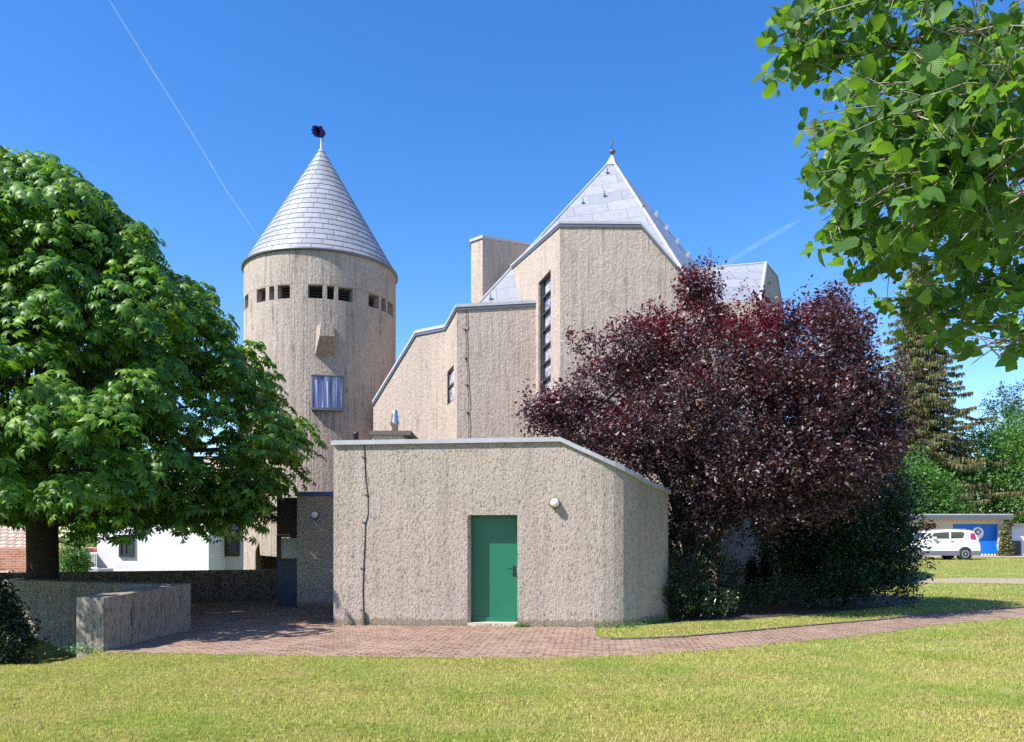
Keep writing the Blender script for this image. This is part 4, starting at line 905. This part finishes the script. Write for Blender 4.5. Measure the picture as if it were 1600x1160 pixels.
blobs_gc = [(px, 948-(px-1050)*.13+4*math.sin(px), 17+(px-1050)/380*2.3, 26, 16, .45) for px in range(1075, 1400, 22)]
gc = blobtree('ground_cover', blobs_gc, 1300, 10, .06, MAT['bush'], 'dark leafy ground cover along the bed beneath the plum tree', 'ground cover', gp(1200,18.5), None, twl=.2); 
# ground cover is one mass of leaves: make it a single stuff object
kids = [o for o in bpy.data.objects if o.parent == gc]
crown = [o for o in kids if o.name.startswith('crown')][0]
for o in kids:
    if o is not crown: bpy.data.objects.remove(o)
crown.parent = None; crown.location = gc.location; bpy.data.objects.remove(gc); crown.name = 'ground_cover'
tag(crown, 'dark leafy ground cover along the bed beneath the plum tree', 'ground cover', kind='stuff')
st = Vector((-8.5,12.6,-.6))
blobtree('ivy_shrub', [(-14,988,13.0,40,42,.6),(8,1015,12.6,22,22,.4),(-40,950,13.2,36,45,.7)], 900, 12, .07, MAT['bush'], 'dark leafy shrub in the bottom left corner before the shaded wall', 'shrub', st, [([st, st+Vector((0,0,.4)), st+Vector((0,0,.8))], [.03,.02,.01])], twl=.25)
st = gp(116,32,-1.4)
blobtree('garden_bush', [(117,882,32,14,26,.8)], 220, 12, .12, MAT['hedge'], 'bright green bush between the brick house and the white railing', 'bush', st, [([st, st+Vector((0,0,.5)), st+Vector((0,0,1.4))], [.05,.04,.02])], twl=.3)
# trees behind the garage
def bt(blobs, n_, base_px, Y, label, ls=.2, mat='hedge', name='leafy_tree', **k):
    b = gp(base_px, Y, .4); zt_ = P(0, blobs[0][1], Y).z
    return blobtree(name, blobs, n_, 12, ls, MAT[mat], label, 'tree', b, [([b, b.lerp(Vector((b.x,b.y,zt_)),.5), Vector((b.x,b.y,zt_))], [.3,.22,.1])], twl=.8, group='green trees behind the garage', jit=.3, ncl=max(30, n_//9), csp=.4, **k)
bt([(1540,740,60,80,60,3),(1500,780,58,50,50,2),(1590,700,60,60,45,3),(1450,745,60,50,50,3)], 3400, 1540, 60, 'bright green bushy tree rising directly behind the blue garage door')
bt([(1440,800,54,42,55,2),(1420,760,54,28,40,2),(1475,800,54,25,30,2)], 1500, 1440, 54, 'lighter green tree between the purple plum tree and the garage roof')
blobtree('leafy_tree', [(60,815,50,70,40,2),(170,825,50,60,35,2),(0,810,50,60,40,2)], 1500, 12, .2, MAT['hedge'], 'green garden tree in the gap between the brick house and the white house', 'tree', gp(120,50,-1.35), [([gp(120,50,-1.35), gp(120,50,1.0), gp(120,50,2.6)], [.3,.22,.1])], twl=.8, jit=.3, ncl=160, csp=.4)
bt([(1310,810,50,70,60,2),(1250,830,50,50,40,2)], 1300, 1310, 50, 'dark green tree glimpsed in the gaps behind the purple plum tree', mat='bush')
bt([(1615,770,56,45,70,3),(1640,720,56,45,60,3),(1585,800,56,25,30,2)], 1500, 1612, 54, 'deep green tree at the right edge of the view beside the garage')
bt([(1560,650,75,36,34,3),(1590,630,75,30,30,3)], 260, 1575, 75, 'thin airy tree with sparse leaves showing sky behind the bushy tree', ls=.22, mat='bush', shell=.5)
pst = gp(1571,49.6,.45)
blobtree('ivy_post', [(1571,852,49.5,7,28,.25),(1568,868,49.5,9,9,.25)], 260, 10, .13, MAT['ivy'], 'post overgrown with yellowish ivy at the right corner of the garage', 'ivy', pst, [([pst, pst+Vector((0,0,1.0)), pst+Vector((0,0,2.1))], [.16,.15,.14])], twl=.15, up=.2)

# --- spruce
sp = empty('spruce_tree', gp(1436,58,.4), 'tall drooping olive brown spruce rising behind the plum tree', 'tree')
sb = gp(1436,58,.4); top = P(1436,400,58); tb = MB().tube([sb, sb.lerp(top,.5), top], [.4,.25,.03], 10)
sv = []
for i in range(320):
    t = (i/320)**.85; z = 3.0+(top.z-3.4)*t+rng.normal()*.18*(1-t); a = i*2.39996; Lb = (6.6*(1-t)+.6)*rng.uniform(.5,1.15); d = Vector((math.cos(a), math.sin(a), 0)); s = Vector((sb.x, sb.y, z))
    pts = [s, s+d*Lb*.4+Vector((0,0,-.05*Lb)), s+d*Lb*.75+Vector((0,0,-.18*Lb)), s+d*Lb+Vector((0,0,-.16*Lb))]; tb.tube(pts, [.05,.035,.02,.006], 4, False)
    for q in range(int(70*Lb)):
        u = rng.uniform(.12,1)*3; k_ = min(int(u), 2); p = pts[k_].lerp(pts[k_+1], u-k_); side = d.cross(Vector((0,0,1)))*rng.normal()*.4*(1.2-u/3.2)
        sv.append((*(p+side), rng.uniform(.16,.5)))
sv = np.array(sv); nq = len(sv); aa = rng.random(nq)*6.28; dx = np.stack([np.cos(aa), np.sin(aa), np.zeros(nq)], 1)*.05
tp = rng.normal(size=(nq, 3))*.12; tp[:,2] -= .8
vv = np.stack([sv[:,:3]-dx, sv[:,:3]+dx, sv[:,:3]+tp*sv[:,3:4]], 1)
obj('crown', vv.reshape(-1, 3), np.arange(nq*3).reshape(-1, 3), MAT['spruce'], sp); tb.build('trunk', MAT['bark'], sp)

# --- foreground hazel branches, trunk outside the frame on the right
hz = empty('hazel_tree', (5.6,5.2,0), 'nearby green hazel tree whose round leaved branches hang in from the upper right', 'tree')
lim = MB(); base = Vector((5.6,5.2,0))
lim.tube([base, base+Vector((0,0,1.5)), base+Vector((-.15,0,3.2)), base+Vector((-.3,0,5.5))], [.16,.14,.11,.05], 10)
LB_ = [  # pixel polylines with depth
 [(2000,420,5.2),(1760,330,5.0),(1600,118,4.6),(1500,155,4.5),(1390,205,4.4),(1275,228,4.3)],
 [(1900,360,5.2),(1700,230,5.0),(1560,245,4.9),(1440,265,4.8),(1330,330,4.6),(1295,365,4.5)],
 [(1900,420,5.2),(1720,300,5.2),(1600,300,5.2),(1500,340,5.1),(1400,372,4.9),(1350,405,4.8)],
 [(1900,300,5.2),(1740,120,5.1),(1600,40,5.2),(1450,60,5.0),(1330,85,4.8),(1240,100,4.6)],
 [(1900,250,5.2),(1700,-20,5.2),(1560,-60,5.3),(1420,-20,5.1),(1300,20,4.9),(1210,60,4.7)],
 [(1900,480,5.2),(1760,400,5.4),(1640,420,5.6),(1540,450,5.6),(1460,480,5.4),(1425,520,5.3)],
 [(1950,560,5.2),(1800,480,5.2),(1680,480,5.0),(1600,520,4.8),(1560,560,4.7)],
 [(1900,200,5.2),(1750,-60,5.6),(1600,-120,6.0),(1480,-90,6.0),(1380,-50,5.8)],
 [(1900,300,5.6),(1760,180,6.0),(1640,190,6.3),(1520,200,6.4),(1400,270,6.2),(1320,290,6.0)],
 [(1900,400,5.6),(1760,330,6.2),(1640,350,6.6),(1540,380,6.6),(1440,410,6.4)],
 [(1900,120,5.6),(1760,60,6.2),(1640,70,6.6),(1540,90,6.6),(1440,120,6.4),(1340,150,6.2)]]
lp, ln, ls_ = [], [], []
LB_ += [[(1900,330,4.2),(1700,90,3.9),(1600,118,3.8),(1500,152,3.8),(1400,195,3.9),(1330,205,3.9)],[(1900,420,4.2),(1720,160,3.9),(1600,205,3.8),(1540,245,3.8),(1470,262,3.8)],[(1900,420,4.3),(1720,250,4.0),(1600,235,3.9),(1560,275,3.8),(1480,300,3.8)],[(1900,480,4.6),(1720,330,4.5),(1610,300,4.4),(1530,345,4.4),(1480,400,4.4)]]
poly_h = [(1184,-80),(1184,130),(1235,180),(1240,262),(1262,330),(1252,345),(1262,410),(1290,412),(1330,425),(1345,470),(1385,500),(1405,560),(1470,585),(1560,575),(1600,608),(1700,608),(1700,-80)]
for br in LB_:
    pts = [P(*q) for q in br]; lim.tube(pts, [q_*(.5 if br in LB_[-4:] else 1) for q_ in [.06,.04,.026,.018,.012,.005][-len(pts):]], 6, False)
    for k_ in range(1, len(pts)-1):
        if br in LB_[-4:] and rng.random() < .6: continue
        nseg = 26 if k_ > 1 else 15
        for j in range(nseg):
            s = pts[k_].lerp(pts[k_+1], (j+rng.random())/nseg); d = (pts[k_+1]-pts[k_]).normalized()
            td = (d*.8+Vector(rng.normal(size=3)*.65)).normalized(); td.z = td.z*.7-.08; Lt = rng.uniform(.25,.7); e = s+td*Lt; m = s.lerp(e,.5)+Vector((0,0,.03))
            ex, ey = CX+e.x/e.y*F, HY-(e.z-EYE)/e.y*F
            if ex < 1700 and not inpoly(np.array([ex]), np.array([ey]), poly_h)[0]: continue
            lim.tube([s, m, e], [.005,.0035,.0015], 4, False)
            for q in range(int(Lt*17)):
                t = rng.uniform(.1,1.0); p = s.lerp(e, t)+Vector(rng.normal(size=3)*.035)
                px, py = CX+p.x/p.y*F, HY-(p.z-EYE)/p.y*F
                if px < 1700 and not inpoly(np.array([px]), np.array([py]), poly_h)[0]: continue
                if math.sin(p.x*5.3+p.z*3.1)+math.sin(p.y*4.1-p.z*5.7)+math.sin(p.x*2.9-p.y*6.3+1) < -1.35: continue
                lp.append(p[:]); nv = rng.normal(size=3)*.75; nv[2] += .6; nv[1] -= .15; ln.append(nv); ls_.append(rng.choice([.045,.062,.082,.10], p=[.27,.32,.27,.14]))
for (px, py, Y, sc_) in ((1283,322,4.3,.085),(1263,328,4.3,.07),(1272,392,4.3,.085),(1300,385,4.2,.07),(1420,322,3.9,.12),(1340,385,3.8,.14),(1470,130,4,.11),(1200,115,4.4,.10),(1222,110,4.5,.09),(1318,128,4.2,.12),(1590,560,4.2,.10),(1590,470,3.9,.1)):
    p = P(px, py, Y); lp.append(p[:]); ln.append([-.3,-.55,.55]); ls_.append(sc_)
lp, ln, ls_ = np.array(lp), np.array(ln), np.array(ls_)
v, f = scatter(*leaf_round(), lp, rotmats(ln, rng.random(len(lp))*6.28), ls_)
hc = obj('crown', v, f, MAT['hazel'], hz); tuv = np.array(leaf_round()[0])[:, :2]; ul = hc.data.uv_layers.new(name='UVMap')
li = np.empty(len(hc.data.loops), dtype=np.int32); hc.data.loops.foreach_get('vertex_index', li); ul.data.foreach_set('uv', tuv[li % len(tuv)].astype(np.float32).ravel()); lim.build('trunk', MAT['twig'], hz, True)

# --- weeds and litter
wp, wn_, ws = [], [], []
for i in range(900):
    k_ = rng.random()
    if k_ < .45: x = rng.uniform(925,1044); Y = 14.86+max(0,(x-985))/59*1.4; p = (Xat(x,Y)+.02, Y-rng.random()*.12, rng.random()*.09)
    elif k_ < .62: x = rng.uniform(806,826); p = (Xat(x,14.95), 14.97-rng.random()*.08, rng.random()*.06)
    elif k_ < .8: x = rng.uniform(521,940); Y = 15.28-(x-521)/354*.3; p = (Xat(x,Y), Y-rng.random()*.05, rng.random()*.03)
    else: p = (f0.x-th*rng.random()+rng.normal()*.08, 11.72-rng.random()*.15, rng.random()*.12)
    wp.append(p); wn_.append([*(rng.normal(size=2)), .6]); ws.append(rng.uniform(.02,.06))
v, f = scatter(*leaf_simple(), np.array(wp), rotmats(np.array(wn_), rng.random(900)*6.28), np.array(ws))
tag(obj('weeds', v, f, MAT['hedge']), 'small green weeds growing along the foot of the annex wall', 'weeds', kind='stuff')
n_ = 3200; lx = np.where(rng.random(n_) < .45, Xat(480,16.2)+rng.normal(size=n_)*.32, rng.uniform(-5.9,1.5,n_)); ly = np.where(lx < -3.42, 16.4+rng.normal(size=n_)*.8, rng.uniform(11.8,15.0,n_))
lx[-700:] = rng.uniform(-7, 8, 700); ly[-700:] = rng.uniform(6.5, 11.4, 700)
pp = np.stack([lx, ly, np.full(n_,.012)+rng.random(n_)*.01], 1); pp[-700:,2] += .022; nn = rng.normal(size=(n_,3))*.25; nn[:,2] = 1
v, f = scatter(*leaf_simple(), pp, rotmats(nn, rng.random(n_)*6.28), rng.uniform(.012,.04,n_))
tag(obj('leaf_litter', v, f, MAT['litter']), 'dry brown leaf litter scattered over the brick paving', 'leaf litter', kind='stuff')

# --- contrails (real tubes of vapour, high in the sky)
def trail(px, r, a, label):
    pts = [P(x, y, 3000) for x, y in px]
    t = empty('contrail', pts[0], label, 'contrail', 'contrails in the sky')
    n_ = len(pts); rr = [r*(1 if 0 < i < n_-1 else .3) for i in range(n_)]
    MB().tube(pts, rr, 10, False).build('vapour_core', vap('vapour', a), t, True)
    MB().tube(pts, [x*2 for x in rr], 10, False).build('vapour_veil', vap('vapour_veil', a*.5), t, True)
trail([(150,-30),(172,2),(235,105),(300,208),(355,300),(412,382)], 1.8, .10, 'long thin white contrail slanting down to the cone roof')
trail([(1110,425),(1140,408),(1190,378),(1225,358),(1250,344)], 5.5, .05, 'short hazy contrail in the sky right of the church roof')
trail([(440,-25),(520,22),(620,70),(740,140)], 3, .008, 'very faint contrail high above the gap between tower and church')
